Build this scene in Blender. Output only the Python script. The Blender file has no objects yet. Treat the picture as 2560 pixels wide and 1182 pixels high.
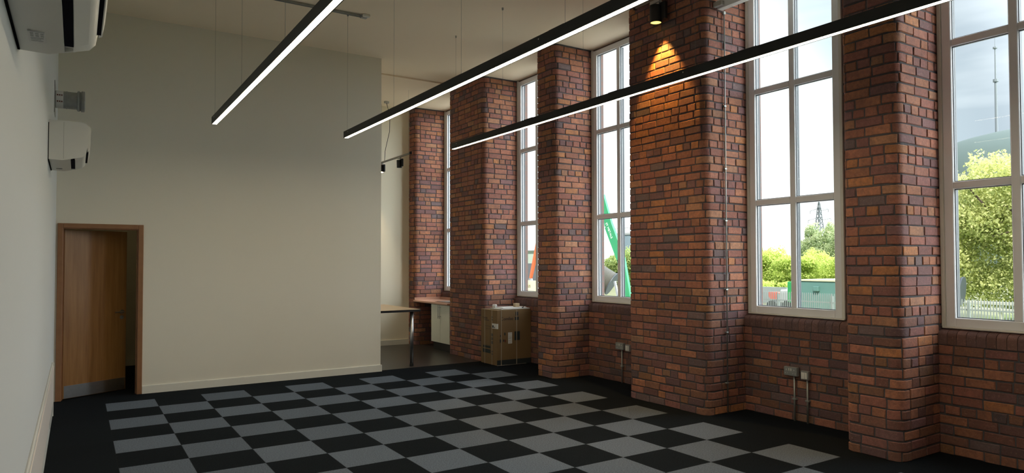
import bpy, math, random
import numpy as np
from mathutils import Vector, Matrix
sc = bpy.context.scene
COL = sc.collection
PI = math.pi

# ------------------------------------------------------------------ camera
W_IMG, H_IMG = 2560, 1182
YAW, PITCH, ROLL = 0.58590, 0.02620, -0.0026
FPX, CX, CY = 1721.02, 1333.28, 609.6
EYE = Vector((-0.2992, -9.3863, 1.6212))
_f = Vector((math.sin(YAW) * math.cos(PITCH), math.cos(YAW) * math.cos(PITCH), math.sin(PITCH)))
_r = Vector((math.cos(YAW), -math.sin(YAW), 0))
_u = _r.cross(_f)
_r2 = _r * math.cos(ROLL) + _u * math.sin(ROLL)
_u2 = -_r * math.sin(ROLL) + _u * math.cos(ROLL)
cam_d = bpy.data.cameras.new('camera')
cam = bpy.data.objects.new('camera', cam_d)
COL.objects.link(cam)
cam.matrix_world = Matrix(((_r2.x, _u2.x, -_f.x, EYE.x), (_r2.y, _u2.y, -_f.y, EYE.y), (_r2.z, _u2.z, -_f.z, EYE.z), (0, 0, 0, 1)))
cam_d.sensor_width = 36
cam_d.lens = FPX / W_IMG * 36
cam_d.shift_x = -(CX - W_IMG / 2) / W_IMG
cam_d.shift_y = (CY - H_IMG / 2) / W_IMG
cam_d.clip_start = 0.02
cam_d.clip_end = 2000
sc.camera = cam

# ------------------------------------------------------------------ view, world, sun
sc.view_settings.view_transform = 'Standard'
sc.view_settings.look = 'None'
sc.view_settings.exposure = 0.45
sc.view_settings.gamma = 1.0
sc.view_settings.use_curve_mapping = False
sc.cycles.max_bounces = 8
sc.cycles.diffuse_bounces = 5
sc.cycles.transparent_max_bounces = 16
sc.cycles.use_denoising = True
sc.cycles.sample_clamp_indirect = 6.0

SKY_STRENGTH = 1.4
HAZE_STRENGTH = 4.6
world = bpy.data.worlds.new('sky')
sc.world = world
world.use_nodes = True
wn, wl = world.node_tree.nodes, world.node_tree.links
wn.clear()
w_out = wn.new('ShaderNodeOutputWorld')
w_bg = wn.new('ShaderNodeBackground')
w_tc = wn.new('ShaderNodeTexCoord')
w_dot = wn.new('ShaderNodeVectorMath'); w_dot.operation = 'DOT_PRODUCT'
_glow_az = math.radians(34)
w_dot.inputs[1].default_value = (math.sin(_glow_az), math.cos(_glow_az), 0.0)
w_nrm = wn.new('ShaderNodeVectorMath'); w_nrm.operation = 'NORMALIZE'
w_ramp = wn.new('ShaderNodeValToRGB')
for k_, (p_, c_) in enumerate(((0.0, (0.29, 0.335, 0.41)), (0.80, (0.31, 0.355, 0.41)), (0.845, (0.36, 0.42, 0.47)), (0.885, (0.50, 0.58, 0.62)), (0.91, (0.85, 0.92, 0.95)), (0.935, (1.0, 1.0, 1.0)))):
    e = w_ramp.color_ramp.elements[0] if k_ == 0 else (w_ramp.color_ramp.elements[1] if k_ == 1 else w_ramp.color_ramp.elements.new(p_))
    e.position = p_
    e.color = (*c_, 1)
# soft clouds
w_noise = wn.new('ShaderNodeTexNoise'); w_noise.inputs['Scale'].default_value = 3.5; w_noise.inputs['Detail'].default_value = 4
w_map = wn.new('ShaderNodeMapping'); w_map.inputs['Scale'].default_value = (1, 1, 5)
w_mix = wn.new('ShaderNodeMix'); w_mix.data_type = 'RGBA'; w_mix.blend_type = 'MIX'
w_mr = wn.new('ShaderNodeMapRange'); w_mr.inputs[1].default_value = 0.5; w_mr.inputs[2].default_value = 0.8; w_mr.inputs[4].default_value = 0.45
wl.new(w_tc.outputs['Generated'], w_nrm.inputs[0]); wl.new(w_nrm.outputs[0], w_dot.inputs[0])
wl.new(w_dot.outputs['Value'], w_ramp.inputs[0])
wl.new(w_nrm.outputs[0], w_map.inputs[0]); wl.new(w_map.outputs[0], w_noise.inputs['Vector'])
wl.new(w_noise.outputs[0], w_mr.inputs[0]); wl.new(w_mr.outputs[0], w_mix.inputs[0])
wl.new(w_ramp.outputs[0], w_mix.inputs[6]); w_mix.inputs[7].default_value = (0.85, 0.88, 0.9, 1)
# broad bright part of the hazy sky, off to the right of the building
w_dot2 = wn.new('ShaderNodeVectorMath'); w_dot2.operation = 'DOT_PRODUCT'
_b_az, _b_el = math.radians(128), math.radians(22)
w_dot2.inputs[1].default_value = (math.sin(_b_az) * math.cos(_b_el), math.cos(_b_az) * math.cos(_b_el), math.sin(_b_el))
w_l = wn.new('ShaderNodeMapRange'); w_l.interpolation_type = 'SMOOTHSTEP'
w_l.inputs[1].default_value = 0.50; w_l.inputs[2].default_value = 0.92; w_l.inputs[3].default_value = 0.0; w_l.inputs[4].default_value = HAZE_STRENGTH
w_add = wn.new('ShaderNodeMix'); w_add.data_type = 'RGBA'; w_add.blend_type = 'ADD'; w_add.inputs[0].default_value = 1
w_sc = wn.new('ShaderNodeVectorMath'); w_sc.operation = 'SCALE'; w_sc.inputs[0].default_value = (0.93, 0.975, 1.0)
wl.new(w_nrm.outputs[0], w_dot2.inputs[0]); wl.new(w_dot2.outputs['Value'], w_l.inputs[0]); wl.new(w_l.outputs[0], w_sc.inputs['Scale'])
wl.new(w_mix.outputs[2], w_add.inputs[6]); wl.new(w_sc.outputs[0], w_add.inputs[7])
wl.new(w_add.outputs[2], w_bg.inputs[0]); w_bg.inputs[1].default_value = SKY_STRENGTH
wl.new(w_bg.outputs[0], w_out.inputs[0])

sun_d = bpy.data.lights.new('sun', 'SUN')
sun_d.energy = 5.0
sun_d.angle = math.radians(1.5)
sun_d.color = (1.0, 0.94, 0.82)
sun = bpy.data.objects.new('sun', sun_d)
COL.objects.link(sun)
sun.rotation_euler = Vector((-0.45, -0.35, 0.62)).to_track_quat('Z', 'Y').to_euler()

# ------------------------------------------------------------------ materials
def new_mat(name):
    m = bpy.data.materials.new(name); m.use_nodes = True
    nt = m.node_tree
    b = nt.nodes['Principled BSDF']
    return m, nt, b
def N(nt, t, **kw):
    n = nt.nodes.new(t)
    for k, v in kw.items(): setattr(n, k, v)
    return n
def mixrgb(nt, fac, a, b, mode='MIX'):
    n = N(nt, 'ShaderNodeMix', data_type='RGBA', blend_type=mode)
    for i, v in ((0, fac), (6, a), (7, b)):
        if hasattr(v, 'is_linked') or hasattr(v, 'links'): nt.links.new(v, n.inputs[i])
        else: n.inputs[i].default_value = v if i == 0 else (*v[:3], 1)
    return n.outputs[2]
def coords(nt): return N(nt, 'ShaderNodeNewGeometry').outputs['Position']
def noise(nt, scale, detail=3, vec=None, rough=.5):
    n = N(nt, 'ShaderNodeTexNoise'); n.inputs['Scale'].default_value = scale; n.inputs['Detail'].default_value = detail
    n.inputs['Roughness'].default_value = rough
    nt.links.new(vec if vec is not None else coords(nt), n.inputs['Vector'])
    return n.outputs['Fac']
def mrange(nt, val, a, b, c=0, d=1):
    n = N(nt, 'ShaderNodeMapRange'); nt.links.new(val, n.inputs[0])
    for i, v in enumerate((a, b, c, d)): n.inputs[i + 1].default_value = v
    return n.outputs[0]
def bump(nt, b, h, strength=.3, dist=.01):
    n = N(nt, 'ShaderNodeBump'); n.inputs['Strength'].default_value = strength; n.inputs['Distance'].default_value = dist
    nt.links.new(h, n.inputs['Height']); nt.links.new(n.outputs[0], b.inputs['Normal'])
def plain(name, col, rough=.5, metal=0, var=.06, nscale=6, bmp=0, bscale=60, spec=.5):
    """one coloured surface with a little procedural variation"""
    m, nt, b = new_mat(name)
    c2 = tuple(max(0, c * (1 - var * 2)) for c in col)
    o = mixrgb(nt, noise(nt, nscale), col, c2)
    nt.links.new(o, b.inputs['Base Color'])
    b.inputs['Roughness'].default_value = rough; b.inputs['Metallic'].default_value = metal
    b.inputs['Specular IOR Level'].default_value = spec
    if bmp: bump(nt, b, noise(nt, bscale, 2), bmp, .004)
    return m
def emit(name, col, s):
    m, nt, b = new_mat(name)
    b.inputs['Base Color'].default_value = (*col, 1)
    b.inputs['Emission Color'].default_value = (*col, 1); b.inputs['Emission Strength'].default_value = s
    return m

M = {}
M['paint'] = plain('cream_wall_paint', (.80, .765, .665), .75, var=.012, nscale=.9, bmp=.08, bscale=120, spec=.25)
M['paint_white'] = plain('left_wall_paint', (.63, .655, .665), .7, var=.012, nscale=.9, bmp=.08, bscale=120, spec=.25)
M['ceil'] = plain('ceiling_paint', (.93, .80, .63), .85, var=.015, nscale=.6, spec=.2)
M['skirt'] = plain('skirting_gloss_paint', (.80, .79, .72), .35, var=.02)
M['frame'] = plain('window_frame_paint', (.88, .90, .93), .4, var=.02)
M['bead'] = plain('window_bead_paint', (.78, .77, .72), .5, var=.03, nscale=20)
M['gasket'] = plain('window_gasket', (.05, .06, .075), .5)
M['black'] = plain('black_metal', (.012, .014, .017), .45, var=.1)
M['blackp'] = plain('black_plastic', (.01, .01, .012), .5, var=.1)
M['white_plastic'] = plain('white_plastic', (.74, .74, .70), .35, var=.02)
M['grey_plastic'] = plain('grey_plastic', (.45, .45, .43), .45, var=.02)
M['dark_plastic'] = plain('dark_slot', (.004, .004, .008), .9, spec=.05)
M['steel'] = plain('brushed_steel', (.62, .62, .62), .32, 1, var=.1, nscale=30)
M['galv'] = plain('galvanised_steel', (.40, .42, .41), .42, .6, var=.15, nscale=25)
M['chrome'] = plain('chrome', (.6, .6, .62), .12, 1, var=.03)
M['wire'] = plain('steel_wire', (.25, .24, .22), .4, .7)
M['cord'] = plain('black_cord', (.02, .02, .02), .6)
M['doorframe'] = plain('oak_door_frame', (.33, .16, .075), .4, var=.15, nscale=12)
M['cardboard'] = None
M['foam'] = plain('white_foam_board', (.68, .66, .64), .8, var=.04, nscale=30, bmp=.1)
M['paper'] = plain('paper', (.72, .72, .70), .8, var=.03)
M['ink'] = plain('dark_print', (.035, .028, .028), .7)
M['ink_blue'] = plain('blue_black_print', (.02, .03, .035), .7)
M['ink_red'] = plain('red_print', (.15, .03, .02), .7)
M['strap'] = plain('plastic_strap', (.40, .34, .26), .4)
M['lamin'] = plain('pink_laminate', (.58, .34, .25), .35, var=.08, nscale=40)
M['cabinet'] = plain('white_cabinet', (.72, .74, .66), .4, var=.02)
M['beech'] = plain('beech_table_top', (.62, .45, .27), .4, var=.08, nscale=8)
M['lamp'] = emit('strip_diffuser', (1.0, .84, .58), 20.0)
M['lamp_seam'] = emit('strip_diffuser_seam', (1.0, .93, .78), 1.6)
M['spot_lens'] = emit('warm_spot_lens', (1.0, .70, .16), 1.7)
M['spot_lens_off'] = emit('spot_lens_cool', (1.0, .86, .62), 2.2)
M['concrete'] = plain('concrete_ground', (.30, .30, .27), .9, var=.2, nscale=.6)
M['outer_dark'] = plain('fascia', (.2, .18, .17), .8)

def wood_mat():
    m, nt, b = new_mat('veneered_door_wood')
    mp = N(nt, 'ShaderNodeMapping'); mp.inputs['Scale'].default_value = (14, 14, .8)
    nt.links.new(coords(nt), mp.inputs[0])
    n1 = noise(nt, 2.0, 6, mp.outputs[0], .6)
    o = mixrgb(nt, mrange(nt, n1, .3, .7), (.36, .185, .06), (.25, .115, .034))
    nt.links.new(o, b.inputs['Base Color']); b.inputs['Roughness'].default_value = .38
    return m
M['door'] = wood_mat()

def cardboard_mat():
    m, nt, b = new_mat('brown_cardboard')
    mp = N(nt, 'ShaderNodeMapping'); mp.inputs['Scale'].default_value = (60, 60, 2)
    nt.links.new(coords(nt), mp.inputs[0])
    o = mixrgb(nt, noise(nt, 3, 2), (.23, .145, .065), (.18, .11, .05))
    nt.links.new(o, b.inputs['Base Color']); b.inputs['Roughness'].default_value = .8
    bump(nt, b, noise(nt, 1.5, 2, mp.outputs[0]), .15, .002)
    return m
M['cardboard'] = cardboard_mat()

def carpet_mat():
    """half-metre carpet tiles: black border, grey and black checks inside"""
    m, nt, b = new_mat('carpet_tiles')
    pos = coords(nt)
    sx = N(nt, 'ShaderNodeSeparateXYZ'); nt.links.new(pos, sx.inputs[0])
    def mth(op, a, bb=None):
        n = N(nt, 'ShaderNodeMath', operation=op)
        for i, v in enumerate((a, bb)):
            if v is None: continue
            if hasattr(v, 'links'): nt.links.new(v, n.inputs[i])
            else: n.inputs[i].default_value = v
        return n.outputs[0]
    u = mth('DIVIDE', sx.outputs[0], .5); v = mth('DIVIDE', sx.outputs[1], -.5)
    iu = mth('FLOOR', u); iv = mth('FLOOR', v)
    par = mth('MODULO', mth('ADD', mth('ADD', iu, iv), 200), 2.0)
    even = mth('LESS_THAN', par, .5)
    ins = mth('MULTIPLY', mth('GREATER_THAN', u, 0), mth('LESS_THAN', u, 10))
    ins = mth('MULTIPLY', ins, mth('MULTIPLY', mth('GREATER_THAN', v, 0), mth('LESS_THAN', v, 16)))
    light = mth('MULTIPLY', even, ins)
    # per-tile tone
    cmb = N(nt, 'ShaderNodeCombineXYZ'); nt.links.new(iu, cmb.inputs[0]); nt.links.new(iv, cmb.inputs[1])
    wn_ = N(nt, 'ShaderNodeTexWhiteNoise', noise_dimensions='2D'); nt.links.new(cmb.outputs[0], wn_.inputs['Vector'])
    fine = noise(nt, 320, 2, pos, .8)
    mid = noise(nt, 90, 2, pos, .7)
    fib = mrange(nt, mth('ADD', mth('MULTIPLY', fine, .55), mth('MULTIPLY', mid, .45)), .38, .62)
    lightc = mixrgb(nt, fib, (.058, .072, .092), (.175, .208, .255))
    darkc = mixrgb(nt, fib, (.0035, .0050, .0068), (.011, .0150, .0190))
    o = mixrgb(nt, light, darkc, lightc)
    tone = mrange(nt, wn_.outputs['Value'], 0, 1, .90, 1.06)
    mul = N(nt, 'ShaderNodeVectorMath', operation='SCALE'); nt.links.new(o, mul.inputs[0]); nt.links.new(tone, mul.inputs['Scale'])
    # thin seams between tiles
    fu = mth('FRACT', u); fv = mth('FRACT', v)
    def edge(f): return mth('LESS_THAN', mth('MINIMUM', f, mth('SUBTRACT', 1.0, f)), .006)
    seam = mth('MAXIMUM', edge(fu), edge(fv))
    fin = mixrgb(nt, mth('MULTIPLY', seam, .5), mul.outputs[0], (.012, .013, .015))
    nt.links.new(fin, b.inputs['Base Color'])
    b.inputs['Roughness'].default_value = .95; b.inputs['Specular IOR Level'].default_value = .07
    bump(nt, b, fine, .5, .004)
    return m
M['carpet'] = carpet_mat()
def vinyl_mat():
    m, nt, b = new_mat('dark_vinyl')
    o = mixrgb(nt, noise(nt, 70, 2), (.022, .021, .020), (.036, .034, .032))
    nt.links.new(o, b.inputs['Base Color']); b.inputs['Roughness'].default_value = .34
    return m
M['vinyl'] = vinyl_mat()

def brick_mat():
    m, nt, b = new_mat('old_brick')
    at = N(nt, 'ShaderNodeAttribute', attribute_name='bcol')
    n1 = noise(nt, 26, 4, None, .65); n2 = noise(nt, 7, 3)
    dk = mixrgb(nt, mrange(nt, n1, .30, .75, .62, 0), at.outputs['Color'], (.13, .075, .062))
    n3 = noise(nt, 60, 5, None, .75)
    dk1 = mixrgb(nt, mrange(nt, n3, .56, .70, 0, .55), dk, (.10, .06, .055))
    dk1 = mixrgb(nt, mrange(nt, n3, .44, .30, 0, .35), dk1, (.62, .36, .25))
    dk2 = mixrgb(nt, mrange(nt, n2, .45, .75, 0, .40), dk1, (.16, .085, .075))
    # small flecks of old whitewash
    fl = mrange(nt, noise(nt, 45, 4, None, .7), .745, .77)
    pa = mrange(nt, noise(nt, 2.3, 2), .55, .62)
    mm = N(nt, 'ShaderNodeMath', operation='MULTIPLY'); nt.links.new(fl, mm.inputs[0]); nt.links.new(pa, mm.inputs[1])
    o = mixrgb(nt, mm.outputs[0], dk2, (.5, .48, .45))
    nt.links.new(o, b.inputs['Base Color'])
    b.inputs['Roughness'].default_value = .82; b.inputs['Specular IOR Level'].default_value = .3
    bump(nt, b, noise(nt, 85, 5, None, .7), .55, .006)
    return m
M['brick'] = brick_mat()
def mortar_mat():
    m, nt, b = new_mat('dark_mortar')
    o = mixrgb(nt, noise(nt, 30, 4), (.06, .056, .064), (.11, .102, .108))
    nt.links.new(o, b.inputs['Base Color']); b.inputs['Roughness'].default_value = .95
    bump(nt, b, noise(nt, 70, 4), .6, .006)
    return m
M['mortar'] = mortar_mat()
def outer_brick_mat():
    m, nt, b = new_mat('outside_brick')
    sx = N(nt, 'ShaderNodeSeparateXYZ'); nt.links.new(coords(nt), sx.inputs[0])
    ad = N(nt, 'ShaderNodeMath', operation='ADD'); nt.links.new(sx.outputs[0], ad.inputs[0]); nt.links.new(sx.outputs[1], ad.inputs[1])
    cm = N(nt, 'ShaderNodeCombineXYZ'); nt.links.new(ad.outputs[0], cm.inputs[0]); nt.links.new(sx.outputs[2], cm.inputs[1])
    bt = N(nt, 'ShaderNodeTexBrick'); nt.links.new(cm.outputs[0], bt.inputs['Vector'])
    bt.inputs['Scale'].default_value = 1; bt.inputs['Brick Width'].default_value = .225; bt.inputs['Row Height'].default_value = .0835
    bt.inputs['Mortar Size'].default_value = .006
    bt.inputs['Color1'].default_value = (.17, .10, .085, 1); bt.inputs['Color2'].default_value = (.15, .095, .085, 1); bt.inputs['Mortar'].default_value = (.13, .11, .10, 1)
    nt.links.new(bt.outputs['Color'], b.inputs['Base Color']); b.inputs['Roughness'].default_value = .85
    return m
M['outer'] = outer_brick_mat()
def glass_mat():
    m = bpy.data.materials.new('window_glass'); m.use_nodes = True
    nt = m.node_tree; nt.nodes.clear()
    out = N(nt, 'ShaderNodeOutputMaterial'); tr = N(nt, 'ShaderNodeBsdfTransparent'); gl = N(nt, 'ShaderNodeBsdfGlossy')
    tr.inputs[0].default_value = (.93, .955, .95, 1); gl.inputs['Roughness'].default_value = .02
    fr = N(nt, 'ShaderNodeFresnel'); fr.inputs[0].default_value = 1.22
    mx = N(nt, 'ShaderNodeMixShader')
    # reflect on the entry side of the pane only (a thin sheet has no total internal reflection)
    ge = N(nt, 'ShaderNodeNewGeometry'); sb = N(nt, 'ShaderNodeMath', operation='SUBTRACT'); sb.inputs[0].default_value = 1; nt.links.new(ge.outputs['Backfacing'], sb.inputs[1])
    mu = N(nt, 'ShaderNodeMath', operation='MULTIPLY'); nt.links.new(fr.outputs[0], mu.inputs[0]); nt.links.new(sb.outputs[0], mu.inputs[1])
    nt.links.new(mu.outputs[0], mx.inputs[0]); nt.links.new(tr.outputs[0], mx.inputs[1]); nt.links.new(gl.outputs[0], mx.inputs[2])
    nt.links.new(mx.outputs[0], out.inputs[0])
    return m
M['glass'] = glass_mat()
def leaf_mat(name, c1, c2, trans=.45):
    m = bpy.data.materials.new(name); m.use_nodes = True
    nt = m.node_tree; nt.nodes.clear()
    out = N(nt, 'ShaderNodeOutputMaterial')
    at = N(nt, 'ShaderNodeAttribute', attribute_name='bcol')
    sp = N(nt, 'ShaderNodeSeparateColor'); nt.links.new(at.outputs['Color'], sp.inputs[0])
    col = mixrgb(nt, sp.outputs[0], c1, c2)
    d = N(nt, 'ShaderNodeBsdfDiffuse'); t = N(nt, 'ShaderNodeBsdfTranslucent')
    nt.links.new(col, d.inputs[0]); nt.links.new(col, t.inputs[0])
    mx = N(nt, 'ShaderNodeMixShader'); mx.inputs[0].default_value = trans
    nt.links.new(d.outputs[0], mx.inputs[1]); nt.links.new(t.outputs[0], mx.inputs[2]); nt.links.new(mx.outputs[0], out.inputs[0])
    return m

# ------------------------------------------------------------------ mesh helpers
class MB:
    def __init__(s): s.v = []; s.f = []; s.c = []; s.mi = []
    def quad(s, pts, mi=0, col=None):
        b = len(s.v); s.v += [tuple(p) for p in pts]; s.f.append(tuple(range(b, b + len(pts)))); s.mi.append(mi)
        s.c += [col or (1, 1, 1)] * len(pts)
        return s
    def box(s, x0, x1, y0, y1, z0, z1, mi=0, col=None, bev=0):
        x0, x1 = min(x0, x1), max(x0, x1); y0, y1 = min(y0, y1), max(y0, y1); z0, z1 = min(z0, z1), max(z0, z1)
        if bev:
            bev = min(bev, (x1 - x0) * .45, (y1 - y0) * .45, (z1 - z0) * .45)
            # chamfered box: 24 vertices
            X, Y, Z = (x0, x1), (y0, y1), (z0, z1)
            b = len(s.v); idx = {}
            for i in (0, 1):
                for j in (0, 1):
                    for k in (0, 1):
                        dx, dy, dz = (bev if i == 0 else -bev), (bev if j == 0 else -bev), (bev if k == 0 else -bev)
                        for a, p in (('x', (X[i], Y[j] + dy, Z[k] + dz)), ('y', (X[i] + dx, Y[j], Z[k] + dz)), ('z', (X[i] + dx, Y[j] + dy, Z[k]))):
                            idx[(i, j, k, a)] = len(s.v); s.v.append(p); s.c.append(col or (1, 1, 1))
            def F(*q): s.f.append(tuple(idx[t] for t in q)); s.mi.append(mi)
            for i in (0, 1):
                o = [(i, 0, 0, 'x'), (i, 1, 0, 'x'), (i, 1, 1, 'x'), (i, 0, 1, 'x')]; F(*(o if i else o[::-1]))
                o = [(0, i, 0, 'y'), (0, i, 1, 'y'), (1, i, 1, 'y'), (1, i, 0, 'y')]; F(*(o if i else o[::-1]))
                o = [(0, 0, i, 'z'), (1, 0, i, 'z'), (1, 1, i, 'z'), (0, 1, i, 'z')]; F(*(o if i else o[::-1]))
            for i in (0, 1):
                for j in (0, 1):
                    F((i, j, 0, 'x'), (i, j, 1, 'x'), (i, j, 1, 'y'), (i, j, 0, 'y'))
                    F((i, 0, j, 'x'), (i, 1, j, 'x'), (i, 1, j, 'z'), (i, 0, j, 'z'))
                    F((0, i, j, 'y'), (1, i, j, 'y'), (1, i, j, 'z'), (0, i, j, 'z'))
                    for k in (0, 1): F((i, j, k, 'x'), (i, j, k, 'y'), (i, j, k, 'z'))
            return s
        b = len(s.v)
        s.v += [(x0, y0, z0), (x1, y0, z0), (x1, y1, z0), (x0, y1, z0), (x0, y0, z1), (x1, y0, z1), (x1, y1, z1), (x0, y1, z1)]
        s.c += [col or (1, 1, 1)] * 8
        for q in ((0, 3, 2, 1), (4, 5, 6, 7), (0, 1, 5, 4), (1, 2, 6, 5), (2, 3, 7, 6), (3, 0, 4, 7)):
            s.f.append(tuple(b + i for i in q)); s.mi.append(mi)
        return s
    def tube(s, p0, p1, r0, r1=None, n=12, mi=0, cap=True, col=None):
        r1 = r0 if r1 is None else r1
        p0, p1 = Vector(p0), Vector(p1); d = (p1 - p0).normalized()
        a = d.orthogonal().normalized(); c = d.cross(a)
        b = len(s.v)
        for p, r in ((p0, r0), (p1, r1)):
            for i in range(n):
                t = 2 * PI * i / n; s.v.append(tuple(p + a * (r * math.cos(t)) + c * (r * math.sin(t)))); s.c.append(col or (1, 1, 1))
        for i in range(n):
            j = (i + 1) % n; s.f.append((b + i, b + j, b + n + j, b + n + i)); s.mi.append(mi)
        if cap: s.f.append(tuple(b + i for i in range(n))[::-1]); s.f.append(tuple(b + n + i for i in range(n))); s.mi += [mi, mi]
        return s
    def path(s, pts, r, n=8, mi=0):
        for a, b in zip(pts, pts[1:]): s.tube(a, b, r, n=n, mi=mi)
        return s
    def prism(s, prof, plane, a, b, mi=0):
        """extrude a closed 2D outline; plane 'xz' extrudes along y, 'xy' along z, 'yz' along x"""
        def P(p, t): return {'xz': (p[0], t, p[1]), 'xy': (p[0], p[1], t), 'yz': (t, p[0], p[1])}[plane]
        base = len(s.v); n = len(prof)
        for t in (a, b):
            for p in prof: s.v.append(P(p, t)); s.c.append((1, 1, 1))
        for i in range(n):
            j = (i + 1) % n; s.f.append((base + i, base + j, base + n + j, base + n + i)); s.mi.append(mi)
        s.f.append(tuple(base + i for i in range(n))[::-1]); s.f.append(tuple(base + n + i for i in range(n))); s.mi += [mi, mi]
        return s
    def lathe(s, axis0, axis1, prof, n=24, mi=0):
        """prof: (t along axis 0..1, radius)"""
        p0, p1 = Vector(axis0), Vector(axis1); d = p1 - p0; dn = d.normalized()
        a = dn.orthogonal().normalized(); c = dn.cross(a); base = len(s.v)
        for t, r in prof:
            for i in range(n):
                w = 2 * PI * i / n; s.v.append(tuple(p0 + d * t + a * (r * math.cos(w)) + c * (r * math.sin(w)))); s.c.append((1, 1, 1))
        for k in range(len(prof) - 1):
            for i in range(n):
                j = (i + 1) % n; s.f.append((base + k * n + i, base + k * n + j, base + (k + 1) * n + j, base + (k + 1) * n + i)); s.mi.append(mi)
        return s
    def build(s, name, mats, parent=None, smooth=False, recalc=True, loc=None):
        if not isinstance(mats, (list, tuple)): mats = [mats]
        me = bpy.data.meshes.new(name)
        if parent is not None:
            org = Vector((0, 0, 0)); q = parent
            while q is not None: org += q.location; q = q.parent
        elif loc is not None: org = Vector(loc)
        else: org = Vector((0, 0, 0))
        me.from_pydata([(x - org.x, y - org.y, z - org.z) for x, y, z in s.v], [], s.f)
        for m in mats: me.materials.append(m)
        me.polygons.foreach_set('material_index', s.mi)
        ca = me.color_attributes.new('bcol', 'FLOAT_COLOR', 'POINT')
        ca.data.foreach_set('color', np.c_[np.array(s.c, dtype=np.float32), np.ones(len(s.c), dtype=np.float32)].ravel())
        if recalc:
            import bmesh
            bm = bmesh.new(); bm.from_mesh(me); bmesh.ops.recalc_face_normals(bm, faces=bm.faces[:]); bm.to_mesh(me); bm.free()
        if smooth: me.polygons.foreach_set('use_smooth', [True] * len(me.polygons))
        me.update()
        o = bpy.data.objects.new(name, me); COL.objects.link(o)
        if parent is not None: o.parent = parent
        elif loc is not None: o.location = org
        return o
def tag(o, label=None, cat=None, group=None, kind=None):
    if label: o['label'] = label
    if cat: o['category'] = cat
    if group: o['group'] = group
    if kind: o['kind'] = kind
    return o
def thing(name, loc, label, cat, group=None, kind=None):
    o = bpy.data.objects.new(name, None); COL.objects.link(o); o.location = loc; o.empty_display_size = .1
    return tag(o, label, cat, group, kind)
def struct(o, label=None): return tag(o, label, kind='structure')
def copy_tree(o, parent=None):
    c = o.copy(); COL.objects.link(c); c.parent = parent
    for ch in list(o.children): copy_tree(ch, c)
    return c
def smooth_by_angle(o, ang=40):
    me = o.data
    me.polygons.foreach_set('use_smooth', [True] * len(me.polygons))
    try: me.set_sharp_from_angle(angle=math.radians(ang))
    except Exception: pass
    return o

# ------------------------------------------------------------------ room shell
XW = -0.505         # left wall
YE = 0.456          # end wall face
XP = 5.235          # front of the brick piers
XS = 5.83           # face of the brickwork under the windows
XG = 5.90           # inside face of the window frames
ZC = 4.69           # ceiling
YK = 3.45           # kitchen end wall
YR = -12.6          # wall behind
XO = 6.075           # outside face of the masonry
o = MB().box(XW - .12, XO, YR - .1, .53, -.12, 0).build('floor', M['carpet']); struct(o, 'carpet tile floor with grey and black checks and a black border')
o = MB().box(2.55, XO, .53, YK + .12, -.12, -.001).build('floor_kitchen', M['vinyl']); struct(o, 'dark vinyl floor of the kitchen corner')
o = MB().box(XW - .12, 2.55, .53, YK + .12, -.12, 0).build('floor_corridor', M['carpet']); struct(o)
o = MB().box(XW - .12, XO, YR - .1, YK + .12, ZC, ZC + .2).build('ceiling', M['ceil']); struct(o, 'plain cream plastered ceiling')
o = MB().box(XW - .12, XW, YR - .1, YK + .12, 0, ZC).build('wall_left', M['paint_white']); struct(o, 'pale painted wall carrying the air conditioners')
# end wall with the doorway
DX0, DX1, DZ = -.445, .352, 2.05
b = MB().box(XW, DX0, YE, YE + .11, 0, ZC).box(DX1, 3.495, YE, YE + .11, 0, ZC).box(DX0, DX1, YE, YE + .11, DZ, ZC)
struct(b.build('wall_back', M['paint']), 'cream painted partition wall with the wooden door')
struct(MB().box(2.50, 2.60, YE + .11, YK, 0, ZC).build('wall_partition', M['paint']), 'side wall of the corridor behind the partition')
struct(MB().box(XW, 5.93, YK, YK + .12, 0, ZC).build('wall_far', plain('kitchen_wall_paint', (.93, .86, .70), .75, var=.012, nscale=.9, spec=.25)), 'cream end wall of the kitchen corner')
struct(MB().box(XW - .12, XO, YR - .1, YR, 0, ZC).build('wall_rear', M['paint']))
struct(MB().box(DX1 + .046, 3.512, YE - .016, YE, 0, .095).box(3.495, 3.512, YE, YE + .12, 0, .095)
       .box(DX1 + .046, 3.508, YE - .012, YE, .095, .10).build('baseboard_back', M['skirt']), 'cream skirting board along the partition wall')
struct(MB().box(2.60, 5.26, YK - .016, YK, 0, .10).build('baseboard_far', M['skirt']), 'cream skirting board in the kitchen corner')
struct(MB().box(XW, 2.50, 3.25, 3.27, 0, .10).build('baseboard_corridor', M['skirt']))
struct(MB().box(XW, 2.50, 3.27, 3.45, 0, ZC).build('wall_corridor', M['paint']), 'dim corridor wall seen through the door gap')
struct(MB().box(2.60, 5.9, 1.22, 1.66, ZC - .022, ZC).build('trim_1', M['ceil']), 'shallow boxed band across the kitchen ceiling')

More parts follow.
